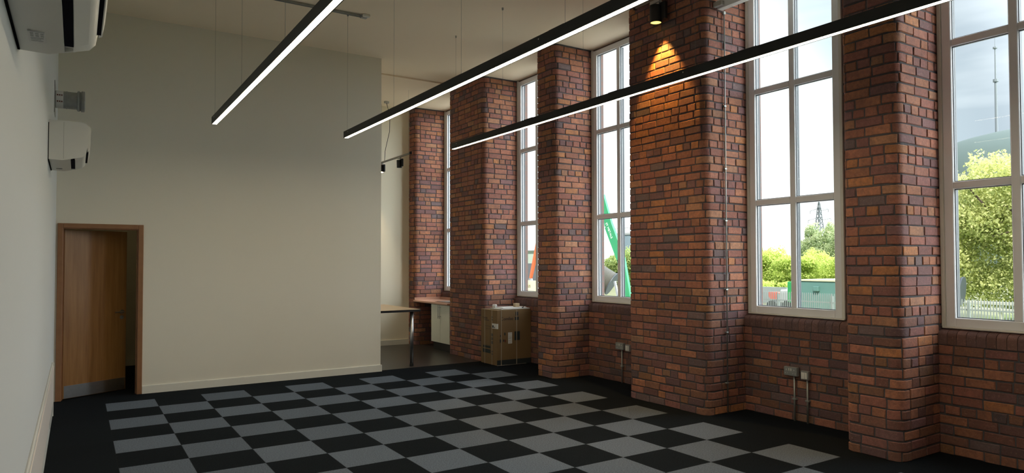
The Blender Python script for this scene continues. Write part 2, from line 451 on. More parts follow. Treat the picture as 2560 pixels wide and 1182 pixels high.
# ------------------------------------------------------------------ brickwork
PAL = [((.53, .215, .12), 7), ((.48, .185, .12), 7), ((.42, .155, .115), 5), ((.34, .14, .125), 4), ((.27, .135, .14), 3), ((.55, .265, .15), 2), ((.20, .145, .155), 1), ((.60, .245, .10), 2)]
PALW = [c for c, w in PAL for _ in range(w)]
COURSE = .0835
def arc(cx, cy, r, a0, a1, n=7):
    return [(cx + r * math.cos(math.radians(a0 + (a1 - a0) * i / n)), cy + r * math.sin(math.radians(a0 + (a1 - a0) * i / n))) for i in range(n + 1)]
class Path:
    """plan outline walked with the room on its left-hand side"""
    def __init__(s, pts):
        s.p = [Vector(p) for p in pts]; s.s = [0]
        for a, b in zip(s.p, s.p[1:]): s.s.append(s.s[-1] + (b - a).length)
        s.n = []
        for i in range(len(s.p)):
            t = Vector((0, 0))
            if i > 0: t += (s.p[i] - s.p[i - 1]).normalized()
            if i < len(s.p) - 1: t += (s.p[i + 1] - s.p[i]).normalized()
            t.normalize(); s.n.append(Vector((t.y, -t.x)))
        s.L = s.s[-1]
    def at(s, d, off=0):
        d = max(0, min(s.L, d)); i = 0
        while i < len(s.s) - 2 and s.s[i + 1] < d: i += 1
        f = (d - s.s[i]) / (s.s[i + 1] - s.s[i]); p = s.p[i].lerp(s.p[i + 1], f); n = s.n[i].lerp(s.n[i + 1], f).normalized()
        return p + n * off
def brickwork(path, z0, z1, seed, name, parent=None, label=None, dark=0.0, L=.235, phase=None):
    rnd = random.Random(seed); P = Path(path); b = MB()
    # mortar bed behind the brick faces
    ss = P.s
    for a, c in zip(ss, ss[1:]):
        pa, pc = P.at(a, -.0075), P.at(c, -.0075)
        b.quad([(pa.x, pa.y, z0), (pc.x, pc.y, z0), (pc.x, pc.y, z1), (pa.x, pa.y, z1)], 1)
    k = 0; z = z0
    while z < z1 - .02:
        zt = min(z + COURSE - .0115, z1)
        header = (k % 5 == 4)
        step = .118 if header else L
        ph = (0 if k % 2 else step * .5) if phase is None else phase
        d = -ph - rnd.uniform(0, .03) * (1 if not header else .5)
        while d < P.L:
            ln = step + rnd.uniform(-.012, .010)
            if (not header) and rnd.random() < .10: ln = .118
            a, c = max(0, d + .0055), min(P.L, d + ln - .0055); d += ln
            if c - a < .03: continue
            h = rnd.uniform(-.002, .0025); e = .005
            cuts = [a, a + e] + [q for q in P.s if a + e + .004 < q < c - e - .004] + [c - e, c]
            wob = [rnd.uniform(-.0035, .0035) for _ in range(8)]
            zz0, zz1 = z + wob[0], zt + wob[1]; sk = wob[2] * .8
            rows = [(zz0, -.006), (zz0 + e, h), (zz1 - e, h), (zz1, -.006)]
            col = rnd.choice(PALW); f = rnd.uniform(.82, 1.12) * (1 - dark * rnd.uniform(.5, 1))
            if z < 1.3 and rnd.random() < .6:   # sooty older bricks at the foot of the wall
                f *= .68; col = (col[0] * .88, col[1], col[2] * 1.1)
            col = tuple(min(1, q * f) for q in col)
            base = len(b.v); nc = len(cuts)
            for ri, (rz, ro) in enumerate(rows):
                for ci, q in enumerate(cuts):
                    off = -.006 if ci in (0, nc - 1) else ro
                    jz = rnd.uniform(-.0022, .0022)
                    dd = q + (wob[3] if ci <= 1 else wob[4] if ci >= nc - 2 else 0) * (1 if ri > 1 else -1) * .7
                    pp = P.at(dd, off)
                    b.v.append((pp.x, pp.y, rz + jz + sk * 2 * (ci / (nc - 1) - .5))); b.c.append(col)
            for ri in range(3):
                for ci in range(nc - 1):
                    i = base + ri * nc + ci; b.f.append((i, i + 1, i + nc + 1, i + nc)); b.mi.append(0)
        z += COURSE; k += 1
    # faces look to the right of the walking direction
    o = b.build(name, [M['brick'], M['mortar']], parent, recalc=False)
    smooth_by_angle(o, 28)
    return o

R = .09
# (far y, near y, label)
PIERS = [(YK + .02, 3.20, 'brick pier in the kitchen corner beside the worktop'),
         (1.69, .44, 'wide brick pier behind the cardboard box'),
         (-1.115, -1.585, 'narrow brick pier to the right of the cardboard box'),
         (-3.106, -4.345, 'wide brick pier lit by the warm spotlight with a conduit on its side'),
         (-5.895, -6.388, 'narrow brick pier between the two largest windows'),
         (-7.94, -9.18, 'wide brick pier nearer the rear of the room'),
         (-10.73, -11.24, 'narrow brick pier at the rear of the room')]
for i, (yf, yn, lab) in enumerate(PIERS):
    pts = [(5.93, yf - (.39 if 0 < i else 0)), (5.34, yf - .02)] if i else []
    if i == 1: pts = [(5.93, yf)] + arc(XP + .075, yf - .075, .075, 90, 180, 5)
    elif i: pts = [(5.93, yf + .40), (XP + .12, yf + .03)] + arc(XP + .075, yf - .075, .075, 90, 180, 5)
    else: pts = [(XP, YK)]
    pts += arc(XP + R, yn + R, R, 180, 270, 8) + [(5.93, yn)]
    pts2 = []
    for p in pts:
        if not pts2 or (Vector(p) - Vector(pts2[-1])).length > .004: pts2.append(p)
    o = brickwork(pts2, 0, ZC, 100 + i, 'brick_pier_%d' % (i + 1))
    o.name = 'pillar_%d' % (i + 1)
    struct(o, lab)
    # solid core so that no daylight passes behind the brick faces
    yfar = (yf + .0) if i else YK
    core = MB().box(XP + .13, 5.92, yfar - .12 if i else YK, yn + .11, 0, ZC).build('pillar_core', M['mortar'], o)

# spandrel walls with bullnose sills between the piers
BAYS = []
for i in range(len(PIERS) - 1): BAYS.append((PIERS[i][1], PIERS[i + 1][0]))
BAYS.append((PIERS[-1][1], YR))
wr = MB()
wr.box(XS + .012, 5.93, YR, YK, 0, .99)
wr.box(5.93, XO, YR, YK + .12, 0, 1.055)
wr.box(5.93, XO, YR, YK + .12, ZC - .04, ZC)
WINS = []
for (ya, yb) in BAYS[:-1]:
    WINS.append((ya - .005, ya - .005 - 1.145))
prev = YK + .12
for (a, c) in WINS:
    wr.box(5.962, XO, a - .05, prev, 1.055, ZC - .04)
    wr.box(5.93, 5.962, a, prev, 1.055, ZC - .04)
    prev = c + .05
wr.box(5.962, XO, YR, prev, 1.055, ZC - .04)
# brick reveal fill hidden between window and pier
w_right = wr.build('wall_right', M['outer']); struct(w_right, 'brick wall with the tall windows')
for i, (ya, yb) in enumerate(BAYS):
    yb2 = yb + .40 if i < len(BAYS) - 1 else yb
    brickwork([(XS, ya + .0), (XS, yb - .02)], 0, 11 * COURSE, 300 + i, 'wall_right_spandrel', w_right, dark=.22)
    # sill course: upright bricks with rounded noses
    rnd = random.Random(500 + i); sb = MB(); y = ya
    prof = [(XS - .003, 11 * COURSE - .002), (XS - .003, .985)] + [(XS + .052 - .055 * math.cos(math.radians(t)), .985 + .05 * math.sin(math.radians(t))) for t in (15, 30, 45, 60, 75)] + [(5.93, 1.047), (5.93, 11 * COURSE - .002)]
    while y > yb:
        w = .076 + rnd.uniform(-.003, .003); y2 = max(y - w + .0045, yb)
        f = rnd.uniform(.7, 1.1); col = rnd.choice([(.17, .10, .10), (.14, .095, .105), (.19, .10, .085)]); col = tuple(q * f for q in col)
        s0 = len(sb.v); dx = rnd.uniform(-.0012, .0012)
        sb.prism([(p[0] + dx, p[1]) for p in prof], 'xz', y, y2); sb.c[s0:] = [col] * (len(sb.v) - s0)
        y -= w
    sb.box(XS + .001, 5.93, yb, ya, 11 * COURSE, .98, 1).box(XS + .03, 5.93, yb, ya, .98, 1.02, 1)
    o = sb.build('wall_right_sill', [M['brick'], M['mortar']], w_right); smooth_by_angle(o, 50)

# ------------------------------------------------------------------ windows
WTOP, WBOT = 4.665, 1.062
TR = (2.262, 3.483)
WLAB = ['narrow view of the tall window above the kitchen worktop', 'tall window above the cardboard box', 'tall window left of the spotlit pier, green crane boom outside',
        'tall window showing the pylon and the green container', 'tall window showing the large leafy tree and the dome', 'tall window towards the rear of the room']
for i, (ya, yb) in enumerate(WINS):
    fw = .078
    w = bpy.data.objects.new('window_%d' % (i + 1), None); COL.objects.link(w); w.location = (XG, (ya + yb) / 2, WBOT)
    struct(w, WLAB[i])
    X0, X1 = XG, 5.962
    b = MB().box(X0, X1, ya - .028 - fw, ya - .028, WBOT, WTOP, bev=.006).box(X0, X1, yb + .028, yb + .028 + fw, WBOT, WTOP, bev=.006)
    b.box(X0, X1, yb + .028 + fw, ya - .028 - fw, WBOT, WBOT + fw, bev=.006).box(X0, X1, yb + .028 + fw, ya - .028 - fw, WTOP - fw, WTOP, bev=.006)
    b.build('window_frame', M['frame'], w)
    MB().box(X0 - .012, X0 + .02, ya - .028, ya + .004, WBOT, ZC - .01, bev=.004).box(X0 - .012, X0 + .02, yb + .028, yb - .004, WBOT, ZC - .01, bev=.004) \
        .box(X0 - .016, X0 + .02, yb, ya, WBOT - .014, WBOT + .001, bev=.004).build('frame_bead', M['bead'], w)
    ym = (ya + yb) / 2
    MB().box(X0 + .004, X1 - .004, ym - .034, ym + .034, WBOT + fw, WTOP - fw, bev=.006).build('mullion', M['frame'], w)
    for z in TR:
        b = MB()
        for (p, q) in ((yb + .028 + fw, ym - .034), (ym + .034, ya - .028 - fw)):
            b.box(X0 + .004, X1 - .004, p, q, z - .032, z + .032, bev=.006)
        b.build('transom', M['frame'], w)
    zs = [WBOT + fw, TR[0] - .032, TR[0] + .032, TR[1] - .032, TR[1] + .032, WTOP - fw]
    gb = MB()
    for (p, q) in ((yb + .028 + fw, ym - .034), (ym + .034, ya - .028 - fw)):
        for k in range(3):
            za, zb = zs[2 * k], zs[2 * k + 1]
            MB().box(5.930, 5.934, p - .004, q + .004, za - .004, zb + .004).build('glass_pane', M['glass'], w)
            g = .012
            gb.box(5.922, 5.942, q - .006, q, za, zb).box(5.922, 5.942, p, p + .006, za, zb).box(5.922, 5.942, p, q, za, za + .006).box(5.922, 5.942, p, q, zb - .006, zb)
    gb.build('gasket', M['gasket'], w)
    MB().box(5.963, 5.985, ya - .052, ya - .028 - fw, WBOT, WTOP).box(5.963, 5.985, yb + .052, yb + .028 + fw, WBOT, WTOP).box(5.963, 5.985, ym - .032, ym + .032, WBOT + fw, WTOP - fw).build('outer_frame', M['gasket'], w)
    # a daylight portal in the opening guides the sampling of the sky, it emits nothing itself
    ld = bpy.data.lights.new('window_portal', 'AREA'); ld.shape = 'RECTANGLE'; ld.size = 1.05; ld.size_y = 3.5; ld.cycles.is_portal = True
    lo = bpy.data.objects.new('window_portal', ld); COL.objects.link(lo); lo.location = (5.97, ym, (WBOT + WTOP) / 2)
    lo.rotation_euler = Matrix(((0, 0, 1), (-1, 0, 0), (0, -1, 0))).to_euler()  # -Z looks into the room
    lo.rotation_euler = (PI / 2, 0, PI / 2)

# ------------------------------------------------------------------ door
d = bpy.data.objects.new('door_1', None); COL.objects.link(d); d.location = (DX0, YE, 0)
struct(d, 'oak veneered door standing ajar in its frame')
aw = .044
b = MB().box(DX0 - aw, DX0 + .012, YE - .018, YE, 0, DZ + aw, bev=.004).box(DX1 - .012, DX1 + aw, YE - .018, YE, 0, DZ + aw, bev=.004).box(DX0 + .012, DX1 - .012, YE - .018, YE, DZ - .012, DZ + aw, bev=.004)
b.build('door_frame', M['doorframe'], d)
MB().box(DX0, DX0 + .016, YE, YE + .115, 0, DZ).box(DX1 - .016, DX1, YE, YE + .115, 0, DZ).box(DX0 + .016, DX1 - .016, YE, YE + .115, DZ - .022, DZ) \
    .box(DX0 + .016, DX0 + .026, YE + .06, YE + .075, 0, DZ - .022).box(DX1 - .026, DX1 - .016, YE + .06, YE + .075, 0, DZ - .022).build('door_lining', M['doorframe'], d)
ang = math.radians(29); hx, hy = DX0 + .028, YE + .085; LW = .755
def hinge(b):
    ca, sa = math.cos(ang), math.sin(ang)
    b.v = [(hx + x * ca - y * sa, hy + x * sa + y * ca, z) for x, y, z in b.v]; return b
hinge(MB().box(0, LW, 0, .042, .008, DZ - .028, bev=.002)).build('door_leaf', M['door'], d)
hinge(MB().box(.012, LW - .01, -.0025, 0, .012, .16)).build('kick_plate', M['steel'], d)
b = MB().path([(LW - .06, -.001, 1.0), (LW - .06, -.05, 1.0)], .009).path([(LW - .06, -.05, 1.0), (LW - .17, -.052, 1.0)], .009).tube((LW - .06, 0, 1.0), (LW - .06, -.008, 1.0), .026)
hinge(b).build('door_handle', M['steel'], d)
hinge(MB().tube((LW - .06, 0, .93), (LW - .06, -.008, .93), .024)).build('lock_escutcheon', M['galv'], d)

ld = bpy.data.lights.new('corridor_fill', 'POINT'); ld.energy = 2.6; ld.color = (1.0, .84, .5); ld.shadow_soft_size = .15  # unseen fill light added to lift the corridor wall behind the door
lo = bpy.data.objects.new('corridor_fill', ld); COL.objects.link(lo); lo.location = (2.2, 1.9, 4.2)

# ------------------------------------------------------------------ skirting trunking on the left wall
t = thing('cable_trunking', (XW, -4, 0), 'long white plastic cable trunking along the foot of the left wall', 'trunking')
ty0, ty1, th = -9.2, -.45, .56
MB().box(XW, XW + .014, ty0, ty1, .0, th, bev=.003).build('trunking_body', M['white_plastic'], t)
MB().box(XW + .014, XW + .021, ty0, ty1, .17, th - .03, bev=.002).build('trunking_lid', plain('warm_white_plastic', (.76, .70, .66), .4, var=.02), t)
MB().box(XW + .0005, XW + .006, ty0, ty1, th, th + .006).build('top_shadow_gap', M['grey_plastic'], t)
for y in (-.9, -4.3, -7.2):
    MB().box(XW + .014, XW + .0185, y - .55, y + .55, .06, .15, bev=.002).build('socket_plate', M['grey_plastic'], t)
MB().box(XW + .0, XW + .022, ty1, ty1 + .015, 0, th + .01, bev=.002).build('end_cap', M['white_plastic'], t)

# ------------------------------------------------------------------ air conditioners
def aircon(y0, y1, zb, label, sticker):
    w = thing('air_conditioner', (XW, (y0 + y1) / 2, zb), label, 'air conditioner', 'wall air conditioners')
    D, Hh = .27, .325
    prof = [(.006, .0), (.10, -.004), (.155, .010), (.155, .030), (.185, .030), (.185, .014), (.24, .034), (.262, .060), (.272, .12), (.272, .295), (.262, .312), (.235, Hh), (.006, Hh)]
    prof = [(XW + a, zb + c) for a, c in prof]
    o = MB().prism(prof, 'xz', y0 + .012, y1 - .012).build('casing', M['white_plastic'], w); smooth_by_angle(o, 35)
    ends = [(XW + .006 + (a - XW - .006) * 1.0, c) for a, c in prof if not (zb + .011 < c < zb + .031 and XW + .15 < a < XW + .19)]
    for (a, c) in ((y0, y0 + .012), (y1 - .012, y1)):
        o = MB().prism(ends, 'xz', a, c).build('side_cover', M['white_plastic'], w); smooth_by_angle(o, 35)
    MB().box(XW + .156, XW + .186, y0 + .07, y1 - .10, zb + .012, zb + .024).build('air_outlet', M['dark_plastic'], w)
    MB().prism([(XW + .188, zb + .010), (XW + .236, zb + .030), (XW + .234, zb + .036), (XW + .187, zb + .016)], 'xz', y0 + .08, y1 - .11).build('air_flap', M['white_plastic'], w)
    o = MB().prism([(XW + .272, zb + .085), (XW + .284, zb + .09), (XW + .294, zb + .15), (XW + .294, zb + .282), (XW + .284, zb + .300), (XW + .272, zb + .298)], 'xz', y0 + .03, y1 - .03).build('front_panel', M['white_plastic'], w); smooth_by_angle(o, 35)
    MB().box(XW + .262, XW + .278, y0 + .06, y1 - .13, zb + .068, zb + .084).build('panel_gap', M['dark_plastic'], w)
    MB().box(XW, XW + .008, y0 + .02, y1 - .015, zb - .005, zb + Hh - .02).build('mounting_plate', M['dark_plastic'], w)
    # moulded joint lines on the near side cover
    MB().box(XW + .105, XW + .108, y0 - .0006, y0, zb + .01, zb + Hh - .01).build('moulding_line', M['grey_plastic'], w)
    if sticker:
        yl = y1 - .32
        s_ = MB().box(XW + .045, XW + .098, yl, yl + .15, zb - .0065, zb - .0035)
        s_.build('rating_sticker', M['paper'], w)
        s2 = MB()
        for k in range(3):
            for q in range(2): s2.box(XW + .052 + k * .016, XW + .062 + k * .016, yl + .02 + q * .03, yl + .04 + q * .03, zb - .0075, zb - .0066)
        s2.box(XW + .046, XW + .097, yl + .001, yl + .005, zb - .0075, zb - .0066)
        s2.box(XW + .052, XW + .092, yl + .085, yl + .092, zb - .0075, zb - .0066).box(XW + .052, XW + .084, yl + .105, yl + .11, zb - .0075, zb - .0066)
        s2.box(XW + .052, XW + .09, yl + .125, yl + .13, zb - .0075, zb - .0066)
        s2.build('sticker_print', M['galv'], w)
    else:
        MB().box(XW + .045, XW + .09, y1 - .2, y1 - .194, zb - .0065, zb - .0035).build('vent_slit', M['dark_plastic'], w)
    return w
aircon(-6.86, -5.97, 2.478, 'large white wall air conditioner cut off by the top of the picture, seen from below', True)
aircon(-2.52, -1.70, 2.475, 'smaller-looking white wall air conditioner below the steel duct stub', False)

# duct stub
v = thing('duct_stub', (XW, -.85, 3.29), 'short galvanised round duct stub with a flanged end on the left wall', 'duct')
yv, zv = -.85, 3.30
MB().box(XW, XW + .006, yv - .16, yv + .16, zv - .16, zv + .16).build('wall_plate', M['galv'], v)
o = MB().lathe((XW + .006, yv, zv), (XW + .19, yv, zv), [(0, .088), (.5, .088), (.51, .092), (.54, .092), (.55, .088), (1, .088)], 28).build('duct_tube', M['galv'], v); smooth_by_angle(o, 50)
o = MB().lathe((XW + .19, yv, zv), (XW + .262, yv, zv), [(0, .088), (.1, .104), (.3, .106), (.38, .098), (.5, .098), (.55, .108), (.92, .108), (1, .100), (1, .082), (.6, .078)], 28).build('duct_collar', M['galv'], v); smooth_by_angle(o, 40)
MB().lathe((XW + .012, yv, zv), (XW + .075, yv, zv), [(0, .0895), (1, .0895)], 28).build('printed_label', M['paper'], v)
for zz in (.03, -.035):
    b = MB()
    for q in range(3): b.box(XW + .02 + q * .018, XW + .032 + q * .018, yv - .0905, yv - .0885 + .0, zv + zz - .006, zv + zz + .006)
    b.build('label_print', M['ink_red'], v)

# ------------------------------------------------------------------ linear pendant lights
def strip_light(x, label, wires, y_end=-1.10, y_near=-9.9, joints=()):
    z0, z1 = 3.155, 3.235; hw = .03
    r = thing('linear_light', (x, y_end, z0), label, 'pendant light', 'black linear pendant lights')
    b = MB().box(x - hw, x - hw + .008, y_near, y_end, z0, z1, bev=.001).box(x + hw - .008, x + hw, y_near, y_end, z0, z1, bev=.001).box(x - hw + .008, x + hw - .008, y_near, y_end, z1 - .03, z1)
    b.box(x - hw, x + hw, y_end - .004, y_end, z0, z1).box(x - hw, x + hw, y_near, y_near + .004, z0, z1)
    b.build('housing', M['black'], r)
    ys = [y_end - .004] + list(joints) + [y_near + .004]
    for a, c in zip(ys, ys[1:]):
        MB().box(x - hw + .008, x + hw - .008, c + .003, a - .003, z0 + .002, z0 + .012).build('diffuser', M['lamp'], r)
    for a in joints:
        MB().box(x - hw + .008, x + hw - .008, a - .0028, a + .0028, z0 + .002, z0 + .010).build('diffuser_joint', M['lamp_seam'], r)
        MB().box(x - .02, x + .02, a - .09, a + .09, z1, z1 + .008, bev=.002).build('joining_plate', M['black'], r)
    MB().tube((x - hw - .0012, y_end - .16, z0 + .055), (x - hw, y_end - .16, z0 + .055), .006, n=10).build('side_screw', M['steel'], r)
    MB().tube((x - hw - .0012, y_end - 4.3, z0 + .055), (x - hw, y_end - 4.3, z0 + .055), .006, n=10).build('side_screw', M['steel'], r)
    for y in wires:
        w = MB().tube((x, y, z1), (x, y, ZC - .028), .0011, n=6).build('suspension_wire', M['wire'], r)
        MB().tube((x, y, ZC - .028), (x, y, ZC), .009, .012, n=10).build('ceiling_grip', M['galv'], w)
    return r
strip_light(.958, 'black linear pendant nearest the left wall, glowing warm white underneath', (-1.12, -2.6, -4.2, -5.7), joints=(-3.91, -5.42))
strip_light(2.458, 'black linear pendant between the other two, its far end before the partition corner', (-1.10, -2.59, -4.11, -5.63), y_end=-1.05, joints=(-2.55, -4.05, -5.55, -7.05))
strip_light(3.955, 'black linear pendant running closest to the brick piers', (-1.09, -2.32, -3.90, -5.41, -6.9), y_end=-1.0, joints=(-2.9, -4.4, -5.95, -7.4))

# ceiling track with its connector
t = thing('ceiling_track', (2.2, -1.16, ZC), 'thin dark track fixed on the ceiling behind the first pendant', 'track')
MB().box(1.2, 2.60, -1.175, -1.14, ZC - .030, ZC - .002, bev=.003).build('rail', M['galv'], t)
MB().box(1.2, 2.60, -1.162, -1.153, ZC - .031, ZC - .029).build('rail_slot', M['blackp'], t)
MB().box(2.60, 2.68, -1.185, -1.13, ZC - .036, ZC, bev=.004).build('end_feed', M['grey_plastic'], t)
MB().box(2.615, 2.70, -1.22, -1.18, ZC - .03, ZC, bev=.004).build('connector_block', M['white_plastic'], t)

# ------------------------------------------------------------------ kitchen corner
# suspended spotlight track
t = thing('spotlight_track', (4.6, 2.7, 3.55), 'dark suspended spotlight rail in the kitchen corner', 'track')
MB().box(4.585, 4.615, 1.92, 3.42, 3.535, 3.565, bev=.003).build('rail', M['wire'], t)
MB().box(4.58, 4.62, 1.90, 1.93, 3.53, 3.575, bev=.004).build('end_cap', M['blackp'], t)
b = MB(); pts = [(4.6, 3.05, ZC - .03), (4.60, 3.0, ZC - .12), (4.60, 2.93, ZC - .2), (4.60, 2.88, ZC - .32), (4.60, 2.9, ZC - .6), (4.6, 3.12, 3.75), (4.6, 3.14, 3.57)]
b.path(pts, .005, 6).build('feed_cord', M['cord'], t)
MB().tube((4.6, 3.05, ZC - .03), (4.6, 3.05, ZC), .05, n=18).build('ceiling_rose', M['grey_plastic'], t)
for yw in (2.0, 3.3): MB().tube((4.6, yw, 3.565), (4.6, yw, ZC), .0011, n=6).build('suspension_wire', M['wire'], t)
def spotlight(x, y, ztop, label, s, lens, tilt=0.0, lean=(0, 0), group='black track spotlights'):
    """ztop: underside of the rail it clips to"""
    r = thing('spotlight', (x, y, ztop), label, 'spotlight', group)
    MB().box(x - .018 * s, x + .018 * s, y - .06 * s, y + .06 * s, ztop - .028 * s, ztop, bev=.003).build('track_adapter', M['grey_plastic'], r)
    MB().box(x - .006 * s, x + .006 * s, y - .045 * s, y - .015 * s, ztop - .07 * s, ztop - .028 * s).build('bracket', M['steel'], r)
    top = Vector((x, y, ztop - .05 * s)); bot = top + Vector((lean[0], lean[1], -1)).normalized() * (.155 * s)
    o = MB().lathe(top, bot, [(0, .001), (0, .052 * s), (.03, .055 * s), (1, .055 * s), (1, .049 * s), (.94, .047 * s)], 28).build('lamp_body', M['black'], r); smooth_by_angle(o, 40)
    ax = (bot - top).normalized()
    MB().tube(bot - ax * .012 * s, bot - ax * .006 * s, .048 * s, n=28).build('lens', lens, r)
    q = Vector((.0, -.0, 0))
    dbx, dby = .055 * s, -.065 * s
    o = MB(); o.box(x + .01 * s, x + .045 * s, y - .105 * s, y - .035 * s, ztop - .185 * s, ztop - .03 * s, bev=.004); o.build('driver_box', M['black'], r)
    return r, bot, ax
spotlight(4.6, 3.30, 3.535, 'small lit spotlight near the ceiling cord in the kitchen corner', .9, M['spot_lens_off'], lean=(-.12, -.25))
spotlight(4.6, 2.42, 3.535, 'small unlit black spotlight beside the first kitchen pier', .9, M['blackp'], lean=(.05, .05))
# big spotlight over the fourth pier
SX, SY, SZ = 5.11, -3.745, 4.565
t = thing('spotlight_track', (4.95, -3.9, 4.45), 'dark rail carrying the lit spotlight before the widest pier', 'track')
MB().box(SX - .015, SX + .015, -4.9, -3.4, SZ, SZ + .03, bev=.003).build('rail', M['wire'], t)
MB().box(SX - .02, SX + .02, -3.42, -3.39, SZ - .005, SZ + .035, bev=.004).build('end_cap', M['blackp'], t)
for y in (-3.6, -4.7): MB().tube((SX, y, SZ + .03), (SX, y, ZC), .0018, n=6).build('suspension_wire', M['wire'], t)
rt, bot, ax = spotlight(SX, SY, SZ, 'lit warm spotlight hanging before the widest pier', 1.25, M['spot_lens'], lean=(.0, .0))
sd = bpy.data.lights.new('spot_lamp', 'SPOT'); sd.energy = 115; sd.color = (1.0, .54, .11); sd.spot_size = math.radians(68); sd.spot_blend = .45; sd.shadow_soft_size = .02
so = bpy.data.objects.new('spot_lamp', sd); COL.objects.link(so); so.location = bot + Vector((0, 0, -.01)); so.rotation_euler = Vector((0, 0, 1)).to_track_quat('Z', 'Y').to_euler()
# weak kitchen spot
sd = bpy.data.lights.new('kitchen_lamp', 'SPOT'); sd.energy = 60; sd.color = (1.0, .78, .5); sd.spot_size = math.radians(70); sd.spot_blend = .6; sd.shadow_soft_size = .03
so = bpy.data.objects.new('kitchen_lamp', sd); COL.objects.link(so); so.location = (4.57, 3.24, 3.32); so.rotation_euler = Vector((.12, .25, 1)).to_track_quat('Z', 'Y').to_euler()

# base cabinet, worktop and sink
KF = 5.262
c = thing('base_cabinet', (5.5, 2.1, 0), 'white double-door base cabinet under the pink worktop', 'cabinet')
MB().box(KF + .022, 5.80, 1.70, 2.47, .145, .845).build('body', M['cabinet'], c)
MB().box(KF + .05, 5.80, 1.70, 2.47, 0, .145).build('plinth', M['black'], c)
for (a, e2, hy_) in ((2.09, 2.465, 2.12), (1.705, 2.085, 2.055)):
    dd = MB().box(KF, KF + .02, a, e2, .15, .84, bev=.002).build('door', M['cabinet'], c)
    MB().path([(KF, hy_, .80), (KF - .03, hy_, .80)], .005).path([(KF, hy_, .63), (KF - .03, hy_, .63)], .005).tube((KF - .03, hy_, .59), (KF - .03, hy_, .835), .006).build('handle', M['steel'], dd)
w = thing('worktop', (5.5, 2.4, .85), 'pink laminate kitchen worktop with a raised back edge', 'worktop')
MB().box(5.215, 5.81, 1.70, 3.19, .85, .885, bev=.006).build('worktop_slab', M['lamin'], w)
MB().box(5.79, 5.81, 1.70, 3.17, .885, .93).box(5.24, 5.81, 3.17, 3.19, .885, .93).build('upstand', M['lamin'], w)
s_ = thing('sink', (5.5, 2.1, .885), 'steel sink set in the pink worktop', 'sink')
MB().box(5.30, 5.70, 1.78, 2.38, .885, .890, bev=.002).build('sink_rim', M['chrome'], s_)
MB().box(5.34, 5.62, 1.98, 2.34, .8895, .8915).build('bowl', M['galv'], s_)
MB().path([(5.66, 2.15, .89), (5.66, 2.15, 1.06), (5.62, 2.15, 1.10), (5.56, 2.15, 1.08)], .01).build('tap', M['chrome'], s_)

# table
t = thing('tall_table', (3.7, 1.35, 0), 'beech-topped high table with a dark edge and chrome legs in the kitchen corner', 'table')
TX0, TX1, TY0, TY1, TZ = 2.78, 4.215, .62, 2.16, .885
MB().box(TX0, TX1, TY0, TY1, TZ - .002, TZ, bev=.0005).build('table_top', M['beech'], t)
MB().box(TX0, TX1, TY0, TY1, TZ - .036, TZ - .002, bev=.002).build('dark_edging', M['blackp'], t)
for (x, y) in ((TX1 - .12, TY0 + .07), (TX1 - .12, TY1 - .07), (TX0 + .07, TY0 + .07), (TX0 + .07, TY1 - .07)):
    lg = MB().tube((x, y, .035), (x, y, TZ - .036), .028, n=20).build('leg', M['steel'], t, smooth=True)
    MB().tube((x, y, 0), (x, y, .04), .032, .029, n=20).build('leg_foot', M['blackp'], lg)
MB().box(3.52, 3.535, TY0 - .004, TY0 + .03, TZ - .04, TZ + .03).build('corner_clip', M['blackp'], t)

# ------------------------------------------------------------------ large cardboard box and what lies on it
BX0, BX1, BY0, BY1, BH = 5.19, 5.826, -.085, .428, .865
c = thing('cardboard_box', (5.54, .19, 0), 'large strapped brown appliance carton standing on the floor between two piers', 'box')
MB().box(BX0, BX1, BY0, BY1, 0.002, BH, bev=.004).build('carton', M['cardboard'], c)
MB().box(BX0 - .0012, BX1 + .001, BY0 - .0012, BY0, .002, .085).build('dark_base_band', M['ink_blue'], c)
# straps
for yy in (.01, .14):
    pass
b = MB()
for yy in (.075, .30):
    b.box(BX0 - .0022, BX0, yy - .006, yy + .006, 0, BH + .002).box(BX0 - .002, BX1 + .002, yy - .006, yy + .006, BH, BH + .002)
b.build('strap', M['strap'], c)
b = MB()
for xx in (BX0 + .075, BX0 + .36):
    b.box(xx - .006, xx + .006, BY0 - .0034, BY0 - .0012, 0, BH + .002).box(xx - .006, xx + .006, BY0 - .002, BY1 + .002, BH + .0005, BH + .0025)
b.build('strap', M['strap'], c)
MB().path([(BX0 - .003, BY0 - .004, .006), (BX0 + .2, BY0 - .012, .004), (BX1 - .1, BY0 - .008, .003)], .003, 6).build('loose_strap_end', M['strap'], c)
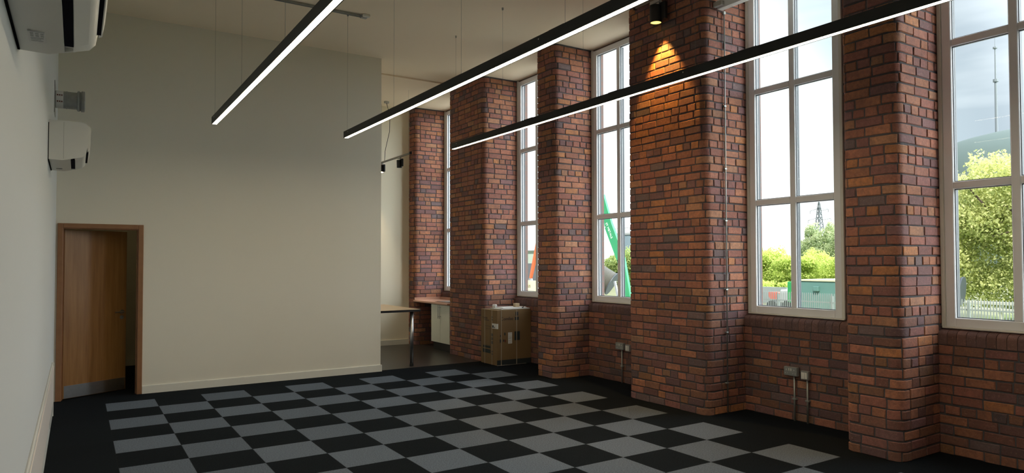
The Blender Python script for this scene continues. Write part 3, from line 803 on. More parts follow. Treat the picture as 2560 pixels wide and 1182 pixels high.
# stickers and print
lb = MB().box(BX0 - .0014, BX0, BY0, .075, .575, .655).box(BX0, BX0 + .02, BY0 - .0024, BY0 - .001, .575, .655).build('shipping_label', M['paper'], c)
MB().box(BX0 - .0022, BX0 - .0013, .02, .06, .585, .625).build('label_print', M['ink_blue'], lb)
MB().box(BX0 - .0022, BX0 - .0013, -.02, .002, .585, .605).build('label_print', M['ink_blue'], lb)
lb = MB().box(BX0 + .20, BX0 + .275, BY0 - .0022, BY0 - .001, .335, .51).build('shipping_label', M['paper'], c)
b = MB()
for zz in (.355, .38, .41, .425, .45, .485): b.box(BX0 + .208, BX0 + .267, BY0 - .003, BY0 - .0021, zz, zz + .006)
b.build('label_print', M['galv'], lb)
def text_obj(body, size, name, mat, parent, mtx, extrude=.0006):
    cu = bpy.data.curves.new(name, 'FONT'); cu.body = body; cu.size = size; cu.extrude = extrude; cu.materials.append(mat)
    cu.align_x = 'LEFT'
    tmp = bpy.data.objects.new(name, cu); COL.objects.link(tmp)
    dg = bpy.context.evaluated_depsgraph_get()
    me = bpy.data.meshes.new_from_object(tmp.evaluated_get(dg)); bpy.data.objects.remove(tmp)
    org = Vector((0, 0, 0)); q = parent
    while q is not None: org += q.location; q = q.parent
    me.transform(Matrix.Translation(-org) @ mtx)
    if not me.materials: me.materials.append(mat)
    o = bpy.data.objects.new(name, me); COL.objects.link(o); o.parent = parent
    return o
# local axes: text x -> world, text y -> up
def face_mtx(loc, xdir, slant=0):
    x = Vector(xdir).normalized(); y = Vector((0, 0, 1)); n = x.cross(y)
    return Matrix.Translation(loc) @ Matrix((( x.x, y.x, n.x, 0), (x.y, y.y, n.y, 0), (x.z, y.z, n.z, 0), (0, 0, 0, 1)))
text_obj('Comfee', .072, 'lettering', M['ink'], c, face_mtx((BX0 + .065, BY0 - .0016, .705), (1, 0, 0)))
text_obj('Comfee', .05, 'lettering', M['ink'], c, face_mtx((BX0 - .0016, .375, .715), (0, -1, 0)))
b = MB()
b.box(BX0 - .0012, BX0, .17, .33, .69, .70)
# dishwasher outline drawing and dark panel on the left face
for (a, e2, z0_, z1_) in ((.125, .30, .60, .604), (.125, .30, .27, .274), (.125, .129, .27, .60), (.296, .30, .27, .60), (.145, .28, .56, .563), (.145, .28, .30, .303)):
    b.box(BX0 - .0012, BX0, a, e2, z0_, z1_)
b.box(BX0 - .0012, BX0, .12, .36, .255, .29).box(BX0 - .0013, BX0, .12, .365, .175, .235)
for z0_ in (.33, .39, .45): b.box(BX0 - .0012, BX0, .045, .10, z0_, z0_ + .045)
for z0_ in (.16, .20, .70, .74): b.box(BX0 - .0012, BX0, .05, .09, z0_, z0_ + .022)
b.build('carton_print', M['ink_blue'], c)
b = MB()
for (x, z, w_, h_) in ((.055, .45, .02, .03), (.05, .36, .035, .05), (.11, .37, .02, .035), (.32, .38, .10, .14), (.33, .70, .07, .05), (.34, .77, .05, .06), (.13, .47, .022, .04)):
    MB().box(BX0 + x, BX0 + x + w_, BY0 - .0012, BY0, z, z + h_).build('carton_symbol', M['ink_blue'], c)
MB().box(BX0 + .135, BX0 + .16, BY0 - .0012, BY0, .36, .40).build('red_carton_mark', M['ink_red'], c)

zt = BH + .0035
f1 = tag(MB().box(5.27, 5.815, -.075, .28, zt, zt + .016, bev=.004).build('foam_board', M['foam'], loc=(5.5, .1, zt)), 'white foam board lying lowest on the carton, jutting out over its edge', 'board', 'foam boards on the carton')
f2 = tag(MB().box(5.34, 5.78, -.02, .22, zt + .017, zt + .031, bev=.004).build('foam_board', M['foam'], loc=(5.5, .1, zt + .017)), 'shorter white foam board lying on the longer one on the carton', 'board', 'foam boards on the carton')
b = MB().box(5.285, 5.46, .03, .33, BH + .0035, BH + .0045)
tag(MB().quad([(5.28, .29, BH + .005), (5.28, .08, BH + .005), (5.288, .08, BH + .005), (5.288, .29, BH + .005)]).build('plastic_sheet', M['paper'], loc=(5.28, .2, BH)), 'crumpled strip of clear plastic on the front edge of the carton', 'plastic sheet')
# tape roll
zr = zt + .0165 + .028
r = thing('tape_roll', (5.33, .225, zr), 'white tape roll lying on its side on the foam boards', 'tape roll')
o = MB().lathe((5.315, .255, zr), (5.345, .205, zr), [(0, .016), (0, .028), (1, .028), (1, .016)], 24).build('tape', M['foam'], r); smooth_by_angle(o, 40)
o = MB().lathe((5.315, .255, zr), (5.345, .205, zr), [(0, .0161), (0, .013), (1, .013), (1, .0161)], 24).build('core', M['galv'], r); smooth_by_angle(o, 40)
# small box
b_ = thing('small_box', (5.62, .03, zt + .032), 'small pale cardboard cube standing on the foam boards', 'box')
o = MB().box(5.585, 5.665, .005, .075, zt + .0315, zt + .0885, bev=.002).build('carton', plain('pale_card', (.52, .40, .25), .75), b_)
p_ = thing('black_clip', (5.66, -.06, zt + .02), 'small black clip at the end of the foam boards', 'clip')
MB().path([(5.69, -.045, zt + .020), (5.70, -.05, zt + .034), (5.715, -.055, zt + .046)], .005, 6).box(5.68, 5.70, -.06, -.035, zt + .0165, zt + .03, bev=.002).build('clip_body', M['blackp'], p_)
sheet = tag(MB().box(5.47, 5.62, -.055, -.025, zt + .0165, zt + .0175).build('paper_leaflet', M['paper'], loc=(5.54, -.04, zt + .0165)), 'white paper leaflet beside the black clip on the carton', 'leaflet')

# ------------------------------------------------------------------ services on the brickwork
# white box trunking high in the fourth bay
t = thing('cable_trunking', (5.5, -5, 4.4), 'grey-white box trunking crossing the top of the window bay right of the widest pier', 'trunking')
MB().box(5.42, 5.50, -5.80, -4.36, 4.335, 4.42, bev=.003).build('trunking_body', M['frame'], t)
MB().box(5.415, 5.505, -5.80, -4.35, 4.42, 4.43, bev=.002).build('trunking_lid', M['frame'], t)
MB().box(5.37, 5.42, -4.46, -4.35, 4.35, 4.40, bev=.003).build('bracket', M['grey_plastic'], t)
# conduit down the pier side
cx_ = 5.53; cy_ = -4.345 - .016
t = thing('conduit', (cx_, cy_, 0), 'thin steel conduit running down the side of the widest pier', 'conduit')
MB().tube((cx_, cy_, 0.0), (cx_, cy_, 4.33), .0075, n=10).build('tube', M['galv'], t, smooth=True)
MB().box(cx_ - .016, cx_ + .016, cy_ - .012, cy_ + .012, 4.30, 4.335, bev=.003).build('top_gland', M['grey_plastic'], t)
for z in (.32, .86, 1.32, 2.06, 2.62, 3.3):
    MB().box(cx_ - .020, cx_ + .014, cy_ - .010, -4.339, z - .008, z + .008, bev=.002).tube((cx_ - .018, cy_ - .004, z), (cx_ - .018, cy_ - .012, z), .005, n=8).build('saddle_clip', M['galv'], t)
# sockets
def socket(yc, zc, group_lab, kind='double', long=.01):
    xf = XS - .006
    if kind == 'double':
        r = thing('double_socket', (xf, yc, zc), group_lab, 'socket', 'metal sockets on the brickwork')
        MB().box(xf - .040, xf, yc - .078, yc + .078, zc - .045, zc + .045, bev=.004).build('back_box', M['galv'], r)
        MB().box(xf - .045, xf - .040, yc - .075, yc + .075, zc - .043, zc + .043, bev=.002).build('face_plate', M['galv'], r)
        for s in (-1, 1):
            MB().box(xf - .050, xf - .045, yc + s * .012 - .006, yc + s * .012 + .006, zc + .006, zc + .032, bev=.001).build('switch', M['white_plastic'], r)
            MB().box(xf - .0465, xf - .045, yc + s * .045 - .004, yc + s * .045 + .004, zc + .008, zc + .022).build('pin_hole', M['white_plastic'], r)
            for q in (-.0135, .0135): MB().box(xf - .0465, xf - .045, yc + s * .045 + q - .0045, yc + s * .045 + q + .0045, zc - .022, zc - .016).build('pin_hole', M['white_plastic'], r)
    else:
        r = thing('switched_spur', (xf, yc, zc), group_lab, 'spur', 'metal sockets on the brickwork')
        MB().box(xf - .040, xf, yc - .045, yc + .045, zc - .045, zc + .045, bev=.004).build('back_box', M['galv'], r)
        MB().box(xf - .046, xf - .040, yc - .030, yc + .034, zc - .035, zc + .030, bev=.002).build('face_plate', M['white_plastic'], r)
        MB().box(xf - .048, xf - .046, yc - .012, yc - .008, zc - .03, zc + .026).build('switch_gap', M['grey_plastic'], r)
    return r
def drop(yc, zt_, lab):
    xf = XS - .022
    r = thing('conduit', (xf, yc, 0), lab, 'conduit', 'short conduits below the sockets')
    MB().tube((xf, yc, 0), (xf, yc, zt_), .0095, n=10).build('tube', M['galv'], r, smooth=True)
    MB().box(xf - .012, XS + .004, yc - .022, yc + .022, .215, .233, bev=.002).build('saddle_clip', M['galv'], r)
socket(-4.957, .50, 'steel double socket on the brickwork below the pylon window')
socket(-5.118, .478, 'pale single spur switch beside the double socket below the pylon window', 'spur')
drop(-4.985, .455, 'short conduit below the double socket under the pylon window')
drop(-5.135, .433, 'short conduit below the single spur under the pylon window')
socket(-2.30, .49, 'steel double socket just left of the widest pier')
socket(-2.46, .48, 'pale single spur partly hidden behind the widest pier', 'spur')
drop(-2.325, .445, 'short conduit below the double socket left of the widest pier')

# ------------------------------------------------------------------ outside
GZ = -1.7
grass = plain('grass_ground', (.22, .30, .06), .95, var=.25, nscale=.8)
def ground_mat():
    m, nt, b = new_mat('yard_ground')
    sx = N(nt, 'ShaderNodeSeparateXYZ'); nt.links.new(coords(nt), sx.inputs[0])
    g = mixrgb(nt, noise(nt, 1.2, 5), (.20, .30, .06), (.33, .38, .09))
    y = mixrgb(nt, noise(nt, 2, 4), (.60, .58, .52), (.70, .68, .62))
    far = mrange(nt, sx.outputs[1], 9.0, 10.5)
    near = mrange(nt, sx.outputs[0], 22, 24)
    yd = mixrgb(nt, noise(nt, 1.1, 5), (.15, .17, .07), (.24, .23, .15))
    o = mixrgb(nt, near, y, mixrgb(nt, far, g, yd))
    nt.links.new(o, b.inputs['Base Color']); b.inputs['Roughness'].default_value = .95
    return m
struct(MB().box(6.1, 420, -160, 420, GZ - .3, GZ).build('ground', ground_mat()), 'yard and grass outside the windows')

def palisade(y0, y1, x, ztop, label):
    r = thing('palisade_fence', (x, (y0 + y1) / 2, GZ), label, 'fence')
    y = y0
    gm = plain('fence_galvanised', (.27, .30, .305), .55, .2, var=.1)
    while y < y1:
        b = MB(); yy = y
        while yy < min(y + 2.75, y1):
            w = .021
            b.v += []
            base = len(b.v)
            prof = [(yy - w, GZ + .05), (yy + w, GZ + .05), (yy + w, ztop - .08), (yy + w * .4, ztop), (yy, ztop - .05), (yy - w * .4, ztop), (yy - w, ztop - .08)]
            b.prism(prof, 'yz', x - .006, x + .006)
            yy += .10
        b.build('pale_panel', gm, r)
        MB().box(x + .01, x + .05, y, min(y + 2.75, y1), GZ + .3, GZ + .35).box(x + .01, x + .05, y, min(y + 2.75, y1), ztop - .42, ztop - .37).build('rail', gm, r)
        MB().box(x + .01, x + .11, y - .05, y + .05, GZ, ztop - .12).build('post', gm, r)
        y += 2.75
palisade(-2.6, 18.5, 27, .22, 'galvanised steel palisade fence across the yard')

def foliage(name, blobs, n, size, mat, parent, seed, flat=.6):
    """leaf cards scattered through ellipsoid blobs (cx,cy,cz,rx,ry,rz)"""
    rs = np.random.RandomState(seed)
    vol = np.array([b[3] * b[4] * b[5] for b in blobs]) ** .75; cnt = (vol / vol.sum() * n).astype(int)
    C_, T_ = [], []
    for bl, k in zip(blobs, cnt):
        v = rs.normal(size=(k, 3)); v /= np.linalg.norm(v, axis=1)[:, None]
        rr = rs.uniform(.45, 1.06, size=(k, 1)) ** .6
        lump = 1 + .16 * np.sin(v[:, :1] * 7 + bl[0]) * np.cos(v[:, 1:2] * 8 + bl[1]) + .10 * np.sin(v[:, 2:] * 13 + bl[2])
        C_.append(np.array(bl[:3]) + v * rr * lump * np.array(bl[3:])); 
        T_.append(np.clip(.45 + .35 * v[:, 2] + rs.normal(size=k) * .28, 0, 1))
    c = np.concatenate(C_); t = np.concatenate(T_); k = len(c)
    a = rs.normal(size=(k, 3)); a /= np.linalg.norm(a, axis=1)[:, None]
    b_ = np.cross(a, rs.normal(size=(k, 3))); b_ /= np.linalg.norm(b_, axis=1)[:, None]
    s = size * rs.uniform(.6, 1.3, size=(k, 1))
    v4 = np.stack([c - a * s, c + b_ * s * flat, c + a * s, c - b_ * s * flat], 1).reshape(-1, 3)
    keep = None
    org = np.array(parent.location) if parent is not None else np.zeros(3)
    v4 = v4 - org
    me = bpy.data.meshes.new(name); me.vertices.add(4 * k); me.vertices.foreach_set('co', v4.astype(np.float32).ravel())
    me.loops.add(4 * k); me.loops.foreach_set('vertex_index', np.arange(4 * k, dtype=np.int32))
    me.polygons.add(k); me.polygons.foreach_set('loop_start', np.arange(0, 4 * k, 4, dtype=np.int32)); me.polygons.foreach_set('loop_total', np.full(k, 4, dtype=np.int32))
    me.update(calc_edges=True)
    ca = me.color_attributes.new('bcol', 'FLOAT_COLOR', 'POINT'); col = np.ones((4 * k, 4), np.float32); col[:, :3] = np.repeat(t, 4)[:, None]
    ca.data.foreach_set('color', col.ravel()); me.materials.append(mat)
    o = bpy.data.objects.new(name, me); COL.objects.link(o)
    if parent is not None: o.parent = parent
    return o
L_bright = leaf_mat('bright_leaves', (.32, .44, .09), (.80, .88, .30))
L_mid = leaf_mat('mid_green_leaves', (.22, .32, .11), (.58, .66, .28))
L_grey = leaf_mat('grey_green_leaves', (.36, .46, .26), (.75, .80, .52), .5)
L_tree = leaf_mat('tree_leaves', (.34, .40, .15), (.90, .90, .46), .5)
bark = plain('tree_bark', (.09, .065, .045), .9, var=.2, nscale=8)
def tree(name, loc, blobs, n, size, mat, label, cat, trunks, seed, group=None):
    r = thing(name, loc, label, cat, group)
    b = MB()
    for (p0, p1, r0, r1) in trunks: b.tube(p0, p1, r0, r1, n=8)
    if trunks: b.build('trunk', bark, r)
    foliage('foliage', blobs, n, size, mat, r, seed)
    return r
# big tree right of the fifth pier
rt = random.Random(5); blobs = []
for (cy, cz, ry, rz) in ((5.0, 4.4, 4.2, 3.6), (2.6, 4.6, 3.6, 3.4), (.6, 4.8, 3.2, 3.2), (7.2, 2.8, 2.4, 3.6), (4.2, 1.8, 3.5, 2.4), (1.5, 1.6, 3.3, 2.4), (8.2, 1.0, 1.6, 2.2), (-1.6, 4.0, 3.0, 3.8), (7.9, 4.2, 1.3, 2.6), (6.8, 5.2, 1.6, 2.4), (6, 0.3, 3, 1.5), (2, 0.2, 4, 1.6), (-1, 1.0, 3, 2.0)):
    blobs.append((38 + rt.uniform(-.8, 1.5), cy, cz, 2.6, ry * .8, rz * .8))
for _ in range(40): 
    yy = rt.uniform(-3, 8.8); blobs.append((37 + rt.uniform(-1, 1.2), yy, rt.uniform(.2, 7.0 - max(0, yy - 4.5) * .9), 1.1, rt.uniform(.7, 1.2), rt.uniform(.6, 1.0)))
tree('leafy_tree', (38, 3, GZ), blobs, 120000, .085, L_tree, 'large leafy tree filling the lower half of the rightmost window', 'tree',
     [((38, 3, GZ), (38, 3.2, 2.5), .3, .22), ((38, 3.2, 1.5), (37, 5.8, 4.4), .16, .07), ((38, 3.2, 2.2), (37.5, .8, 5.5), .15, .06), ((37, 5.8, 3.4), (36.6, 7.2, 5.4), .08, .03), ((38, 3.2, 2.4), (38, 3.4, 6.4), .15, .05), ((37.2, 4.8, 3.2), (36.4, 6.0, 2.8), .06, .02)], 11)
# dense dark undergrowth behind the big tree
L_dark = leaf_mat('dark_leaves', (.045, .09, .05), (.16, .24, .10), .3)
for k_, (yc_, zt2) in enumerate(((-3.5, 2.2), (-.2, 2.6), (3.2, 2.5), (6.6, 2.1))):
    h_ = zt2 - GZ
    tree('bush', (45, yc_, GZ), [(45, yc_, GZ + h_ * .5, 1.6, 1.85, h_ * .52)], 6000, .2, L_dark, 'dark dense bush in the shade behind the large leafy tree', 'bush', [((45, yc_, GZ), (45, yc_, GZ + 1), .1, .05)], 900 + k_, 'dark bushes behind the leafy tree')
# bushes and trees behind the yard
rb = random.Random(9)
def bush_row(x, y0, y1, ztop, n, lab, mat, count, size, seed, nm='bush', dz=.5, group=None):
    r0 = random.Random(seed); st = (y1 - y0) / count
    for i in range(count):
        yc = y0 + st * (i + .5); zz = ztop + r0.uniform(-dz, dz * .6); xx = x + r0.uniform(-1.5, 1.5)
        h = (zz - GZ)
        bl = [(xx, yc, GZ + h * .5, st * .6, st * .55, h * .52)]
        for _ in range(6): bl.append((xx - st * .3, yc + r0.uniform(-.5, .5) * st, GZ + h * r0.uniform(.35, .86), st * .3, st * .26, h * .17))
        tree(nm, (xx, yc, GZ), bl, n, size, mat, lab, nm, [((xx, yc, GZ), (xx, yc, GZ + h * .6), .12, .05)], seed * 31 + i, group)
bush_row(60, 30, 47, 2.75, 17000, 'bright yellow-green bushes behind the yard, seen beside the pylon', L_bright, 5, .095, 3, dz=.35, group='bright bushes behind the yard')
bush_row(50, 22.5, 34, .05, 9000, 'low clipped-looking hedge bushes in front of the bright bushes', L_bright, 4, .085, 4, nm='hedge_bush', dz=.12, group='low hedge bushes')
bush_row(56, 21, 31, 2.4, 17000, 'bushes rising behind the green container', L_bright, 3, .09, 5, group='bushes behind the green container')
bush_row(66, 52, 70, 3.3, 14000, 'soft green bushes behind the crane boom', L_mid, 4, .13, 6, dz=.35, group='bushes behind the crane boom')
def birch(x, y, zt_, w, seed, lab):
    r0 = random.Random(seed); h = zt_ - GZ; bl = []
    for k in range(26):
        f = k / 25; bl.append((x + r0.uniform(-.5, .5), y + r0.uniform(-.5, .5) * w * (1.05 - f * .75), GZ + h * (.25 + .72 * f), w * .34 * (1.1 - f * .75), w * .30 * (1.12 - f * .7), h * .10))
    tree('birch_tree', (x, y, GZ), bl, 15000, .10, L_grey, lab, 'tree', [((x, y, GZ), (x, y, zt_ - .4), .16, .03)], seed)
birch(75, 42.2, 6.0, 4.0, 21, 'feathery grey-green tree just left of the pylon foot')
birch(76, 40.2, 6.0, 3.6, 22, 'feathery grey-green tree just right of the pylon foot')
birch(74, 38.3, 5.2, 4.2, 23, 'feathery grey-green tree at the right edge of the pylon window')
birch(77, 44.4, 3.9, 3.4, 24, 'short feathery tree left of the pylon, lowest of its row')

# pylon
py_x, py_y, py_b, py_t = 300, 192, -2, 30.5
r = thing('electricity_pylon', (py_x, py_y, py_b), 'grey lattice electricity pylon beyond the trees', 'pylon')
pm = plain('pylon_steel', (.10, .12, .13), .6, .3)
b = MB(); Hp = py_t - py_b
def leg(f): return 3.4 * (1 - f) ** 1.15 + .35 * f if f < 1 else .12
lv = [i / 14 for i in range(15)]
for f0, f1 in zip(lv, lv[1:]):
    a0, a1 = leg(f0), leg(f1); z0_, z1_ = py_b + Hp * f0, py_b + Hp * f1
    c0 = [(py_x + sx_ * a0, py_y + sy_ * a0, z0_) for sx_, sy_ in ((-1, -1), (1, -1), (1, 1), (-1, 1))]
    c1 = [(py_x + sx_ * a1, py_y + sy_ * a1, z1_) for sx_, sy_ in ((-1, -1), (1, -1), (1, 1), (-1, 1))]
    for i in range(4):
        b.tube(c0[i], c1[i], .18, n=4); b.tube(c0[i], c1[(i + 1) % 4], .09, n=4); b.tube(c0[(i + 1) % 4], c1[i], .09, n=4)
b.build('lattice_tower', pm, r)
for f, w_ in ((.60, 6.6), (.735, 7.6), (.875, 6.0)):
    z = py_b + Hp * f; b = MB()
    dirv = Vector((.25, 1, 0)).normalized()
    for s in (-1, 1):
        tip = Vector((py_x, py_y, z)) + dirv * (w_ * s)
        for q in (-.3, .3): b.tube((py_x + q, py_y, z + .9), tip, .07, n=4); b.tube((py_x + q, py_y, z - .5), tip, .07, n=4)
        b.tube(tip, tip + Vector((0, 0, -1.4)), .10, n=4)
    b.build('cross_arm', pm, r)

# mast on the dome
r = thing('gasholder_dome', (140, 38, GZ), 'pale grey-green domed roof rising behind the leafy tree', 'dome')
dm = plain('dome_metal', (.12, .165, .16), .6, .1, var=.05, nscale=.2)
zt_ = 26.2; Rr = 30
prof = [(0, Rr), (.55, Rr)] + [(.55 + .45 * math.sin(math.radians(a)) , Rr * math.cos(math.radians(a))) for a in range(8, 91, 8)] + [(1, .01)]
o = MB().lathe((150, 42, GZ), (150, 42, zt_), prof, 64).build('dome_roof', dm, r); smooth_by_angle(o, 40)
m_ = thing('radio_mast', (150, 52.4, 24), 'tall thin radio mast standing on the dome', 'mast')
mm_ = plain('mast_grey', (.22, .25, .28), .6)
MB().tube((150, 52.4, 20), (150, 52.4, 37), .32, .24, n=8).build('lower_pole', mm_, m_)
MB().tube((150, 52.4, 37), (150, 52.4, 43.6), .16, .12, n=8).tube((150, 52.4, 43.6), (150, 52.4, 47.5), .05, .03, n=6).build('upper_pole', mm_, m_)
MB().tube((150, 52.4, 36.8), (150, 52.4, 37.3), .5, n=8).tube((150, 52.4, 43.4), (150, 52.4, 43.7), .4, n=8).build('collar', mm_, m_)

# green container
gc = plain('green_container_paint', (.13, .27, .25), .6, var=.12, nscale=1.2)
r = thing('skip_container', (32.3, 11.2, GZ), 'dark green steel container with a cream top rim behind the fence', 'container')
MB().box(31, 33.6, 8.6, 12.75, GZ + .15, .60, bev=.03).build('container_body', gc, r)
MB().box(30.95, 33.65, 8.55, 12.8, .60, .69, bev=.01).build('top_rim', plain('cream_rim', (.62, .60, .45), .6), r)
MB().box(30.85, 31, 11.62, 11.92, .10, .36, bev=.02).build('lifting_lug', gc, r)
MB().box(31.1, 33.4, 8.9, 9.3, GZ, GZ + .15).box(31.1, 33.4, 12.1, 12.5, GZ, GZ + .15).build('skid', M['galv'], r)
# green loader machine
gg = plain('bright_green_paint', (.03, .32, .10), .45, var=.08)
r = thing('green_loader', (36.5, 17, GZ), 'bright green loader machine partly behind the window mullion', 'machine')
MB().box(35.6, 37.4, 16.30, 16.92, GZ + .7, .40, bev=.05).build('cab', gg, r)
MB().path([(36, 16.8, .35), (36, 16.2, .38), (36, 15.6, .1)], .16, 8).build('boom', gg, r)
for (x, y) in ((35.7, 16.9), (35.7, 18.0), (37.3, 16.9), (37.3, 18.0)): MB().tube((x - .15, y, GZ + .45), (x + .15, y, GZ + .45), .45, n=20).build('wheel', M['blackp'], r)
# truck
r = thing('box_truck', (38.5, 16.8, GZ), 'white and grey truck behind the fence, left of the green container', 'truck')
MB().box(37.8, 39.8, 14.2, 18.2, GZ + .9, .10, bev=.04).build('truck_body', plain('truck_white', (.62, .64, .66), .5), r)
MB().box(37.8, 39.8, 18.25, 19.1, GZ + .6, -.2, bev=.08).build('cab', plain('truck_cab', (.5, .52, .55), .4), r)
for (x, y) in ((37.9, 15), (37.9, 18.3), (39.6, 15), (39.6, 18.3)): MB().tube((x - .12, y, GZ + .45), (x + .12, y, GZ + .45), .45, n=18).build('wheel', M['blackp'], r)
# red hopper
r = thing('dumper_hopper', (42, 22.53, GZ), 'small red dumper hopper on wheels seen through the fence beside the truck', 'dumper')
rp = plain('red_paint', (.75, .10, .06), .4)
MB().prism([(22.28, -1.12), (22.78, -1.12), (22.95, -.66), (22.90, -.60), (22.16, -.60), (22.11, -.66)], 'yz', 41.6, 42.5).build('hopper', rp, r)
MB().box(41.7, 42.9, 22.33, 22.73, GZ + .30, -1.12, bev=.03).build('chassis', M['blackp'], r)
for (x, y) in ((41.85, 22.2), (41.85, 22.86), (42.75, 22.2), (42.75, 22.86)): MB().tube((x, y - .07, GZ + .24), (x, y + .07, GZ + .24), .24, n=16).build('wheel', M['blackp'], r)
# grey hoarding
tag(MB().box(45.9, 46.1, 24.5, 30, GZ, -.42).build('hoarding_panel', plain('grey_panel', (.30, .34, .36), .7), loc=(46, 27, GZ)), 'grey hoarding panel at the left of the yard behind the red hopper', 'hoarding')
# crash barrier
r = thing('crash_barrier', (34, 4, GZ), 'pale double crash barrier rails under the leafy tree', 'barrier')
bm_ = plain('barrier_steel', (.55, .53, .50), .6)
for z in (-.36, -.66): MB().box(33.96, 34.04, -3, 9, z, z + .15, bev=.02).build('rail', bm_, r)
for k in range(7): MB().box(34.04, 34.14, -2.9 + k * 1.9, -2.8 + k * 1.9, GZ, -.25).build('post', bm_, r)

# crane boom, third window
r = thing('crane_boom', (20, 14, GZ), 'bright green crane boom with pale lettering leaning across the window left of the widest pier', 'crane')
gcr = plain('crane_green', (.035, .30, .13), .45, var=.06, nscale=1)
def beam(b, p0, p1, w0, w1, depth):
    """tapering box beam in the plane x = const"""
    p0, p1 = Vector(p0), Vector(p1); d = (p1 - p0).normalized(); n = Vector((0, -d.z, d.y))
    q = [p0 + n * w0, p0 - n * w0, p1 - n * w1, p1 + n * w1]
    base = len(b.v)
    for dx in (-depth / 2, depth / 2):
        for p in q: b.v.append((p.x + dx, p.y, p.z)); b.c.append((1, 1, 1))
    for f in ((0, 1, 2, 3), (7, 6, 5, 4), (0, 4, 5, 1), (1, 5, 6, 2), (2, 6, 7, 3), (3, 7, 4, 0)): b.f.append(tuple(base + i for i in f)); b.mi.append(0)
    return b
beam(beam(MB(), (20, 13.55, -.1), (20, 14.1, 1.75), .14, .24, .12), (20, 14.1, 1.75), (20, 14.95, 3.3), .24, .25, .12).build('lower_boom', gcr, r)
beam(MB(), (20, 14.95, 3.3), (20, 15.32, 4.72), .25, .05, .11).build('upper_boom', gcr, r)
MB().box(19.4, 20.9, 12.9, 14.0, GZ + .5, -.05, bev=.05).build('turntable', gcr, r)
MB().tube((19.75, 14.25, .75), (19.75, 13.95, -.25), .06, n=10).build('hydraulic_ram', M['steel'], r)
MB().box(19.2, 21.1, 12.4, 14.6, GZ, GZ + .5, bev=.05).build('crawler_base', M['blackp'], r)
a_ = (Vector((0, 14.1, 1.75)) - Vector((0, 14.95, 3.3))).normalized()
mt = Matrix.Translation((19.935, 15.10, 3.38)) @ Matrix(((0, 0, -1, 0), (a_.y, a_.z, 0, 0), (a_.z, -a_.y, 0, 0), (0, 0, 0, 1)))
text_obj('ST METALS', .17, 'lettering', plain('pale_lettering', (.75, .85, .78), .6), r, mt, .004)
# corrugated reel behind
def reel(c_, ax_, rad, length, label):
    r = thing('pipe_reel', c_, label, 'reel', 'corrugated pipe reels in the yard')
    c_ = Vector(c_); ax_ = Vector(ax_).normalized(); a, b2 = c_ - ax_ * length / 2, c_ + ax_ * length / 2
    n = 22; prof = []
    for k in range(n): prof += [(k / n, rad * .90), ((k + .5) / n, rad * .94)]
    prof.append((1, rad * .9))
    rm = plain('ribbed_pipe', (.12, .115, .10), .6)
    o = MB().lathe(a, b2, prof, 40).build('ribbed_winding', rm, r); smooth_by_angle(o, 60)
    dk = plain('reel_disc', (.07, .085, .11), .5)
    for (p, q) in ((a - ax_ * .06, a), (b2, b2 + ax_ * .06)):
        o = MB().lathe(p, q, [(0, .01), (0, rad), (1, rad), (1, .01)], 40).build('reel_disc', dk, r); smooth_by_angle(o, 30)
    MB().tube(c_ + Vector((0, 0, -rad)), (c_.x, c_.y, GZ), .12, n=10).build('stand', M['galv'], r)
    return r
reel(Vector((31.5, 28.455, .06)) - Vector((.497, -.711, -.507)) * .8, (.497, -.711, -.507), .88, 1.6, 'grey ribbed pipe reel low in the window left of the widest pier')
reel(Vector((31.5, 5.18, .327)) - Vector((.226, -.963, -.1)) * .5, (.226, -.963, -.1), .62, 1.0, 'grey ribbed pipe reel behind the fence at the left edge of the rightmost window')
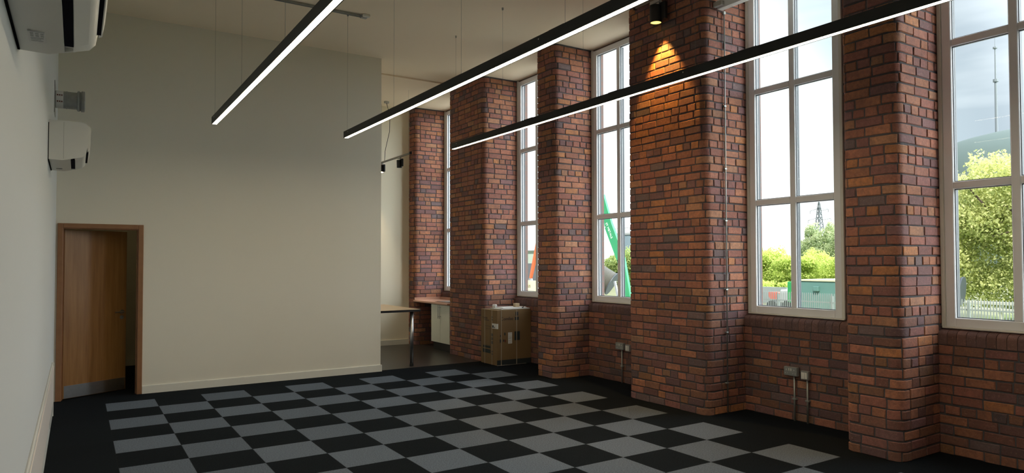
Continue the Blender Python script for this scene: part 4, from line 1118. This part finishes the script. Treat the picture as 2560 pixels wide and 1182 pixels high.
# grey building with rooftop mast
r = thing('industrial_building', (100, 102, GZ), 'blue-grey industrial building beyond the crane boom', 'building')
bg = plain('blue_grey_cladding', (.24, .32, .40), .7, var=.05, nscale=.3)
MB().box(98, 112, 88, 106.5, GZ, 7.4).build('wall', bg, r)
MB().box(97.8, 112.2, 87.8, 106.7, 7.4, 7.8).build('roof', plain('roof_edge', (.4, .42, .45), .7), r)
b = MB().tube((99, 105.6, 7.8), (99, 105.6, 10.2), .09, n=6)
for k in range(8): b.tube((98.2, 106.4 - k * .8, 7.8), (98.2, 106.4 - k * .8, 8.9), .05, n=4)
b.tube((98.2, 106.4, 8.9), (98.2, 100.8, 8.9), .05, n=4)
b.build('roof_railing', M['galv'], r)
# things in the second window
r = thing('orange_excavator', (20.5, 21.3, GZ), 'orange excavator arm seen through the window above the carton', 'excavator')
og = plain('orange_paint', (.55, .13, .04), .45)
beam(MB(), (20, 21.46, .75), (20, 20.72, 2.7), .07, .13, .12).build('arm', og, r)
beam(MB(), (20, 20.72, 2.7), (20, 18.8, 1.0), .13, .2, .2).build('boom', og, r)
MB().box(19.3, 21.2, 17.6, 19.4, GZ + .9, .9, bev=.08).build('cab', og, r)
MB().tube((20, 21.46, .75), (20, 21.5, .45), .1, .18, n=8).build('bucket', M['galv'], r)
MB().box(19.1, 21.4, 17.3, 20.0, GZ, GZ + .8, bev=.1).build('tracks', M['blackp'], r)
r = thing('site_building', (60, 80, GZ), 'pale flat-roofed site building far beyond the orange arm', 'building')
MB().box(59, 66, 74, 86, GZ, 1.4).build('lower_storey', plain('dark_cladding', (.16, .17, .2), .7), r)
MB().box(59.2, 66, 74.5, 85.5, 1.4, 3.3).build('upper_storey', plain('pale_green_cladding', (.5, .58, .52), .7), r)
MB().box(58.9, 66.1, 74, 86, 3.3, 3.45).build('roof', M['galv'], r)
r = thing('yellow_sign_board', (14, 12.3, .4), 'pale yellow board with dark letters low in the window above the carton', 'sign')
MB().box(14, 14.08, 11.2, 13.2, .22, .92, bev=.01).build('board', plain('pale_yellow', (.75, .70, .42), .7), r)
MB().box(14.08, 14.2, 12.9, 13.0, GZ, .9).box(14.08, 14.2, 11.4, 11.5, GZ, .9).build('post', M['galv'], r)
text_obj('us', .22, 'lettering', M['ink'], r, face_mtx((13.997, 12.55, .66), (0, -1, 0)), .002)
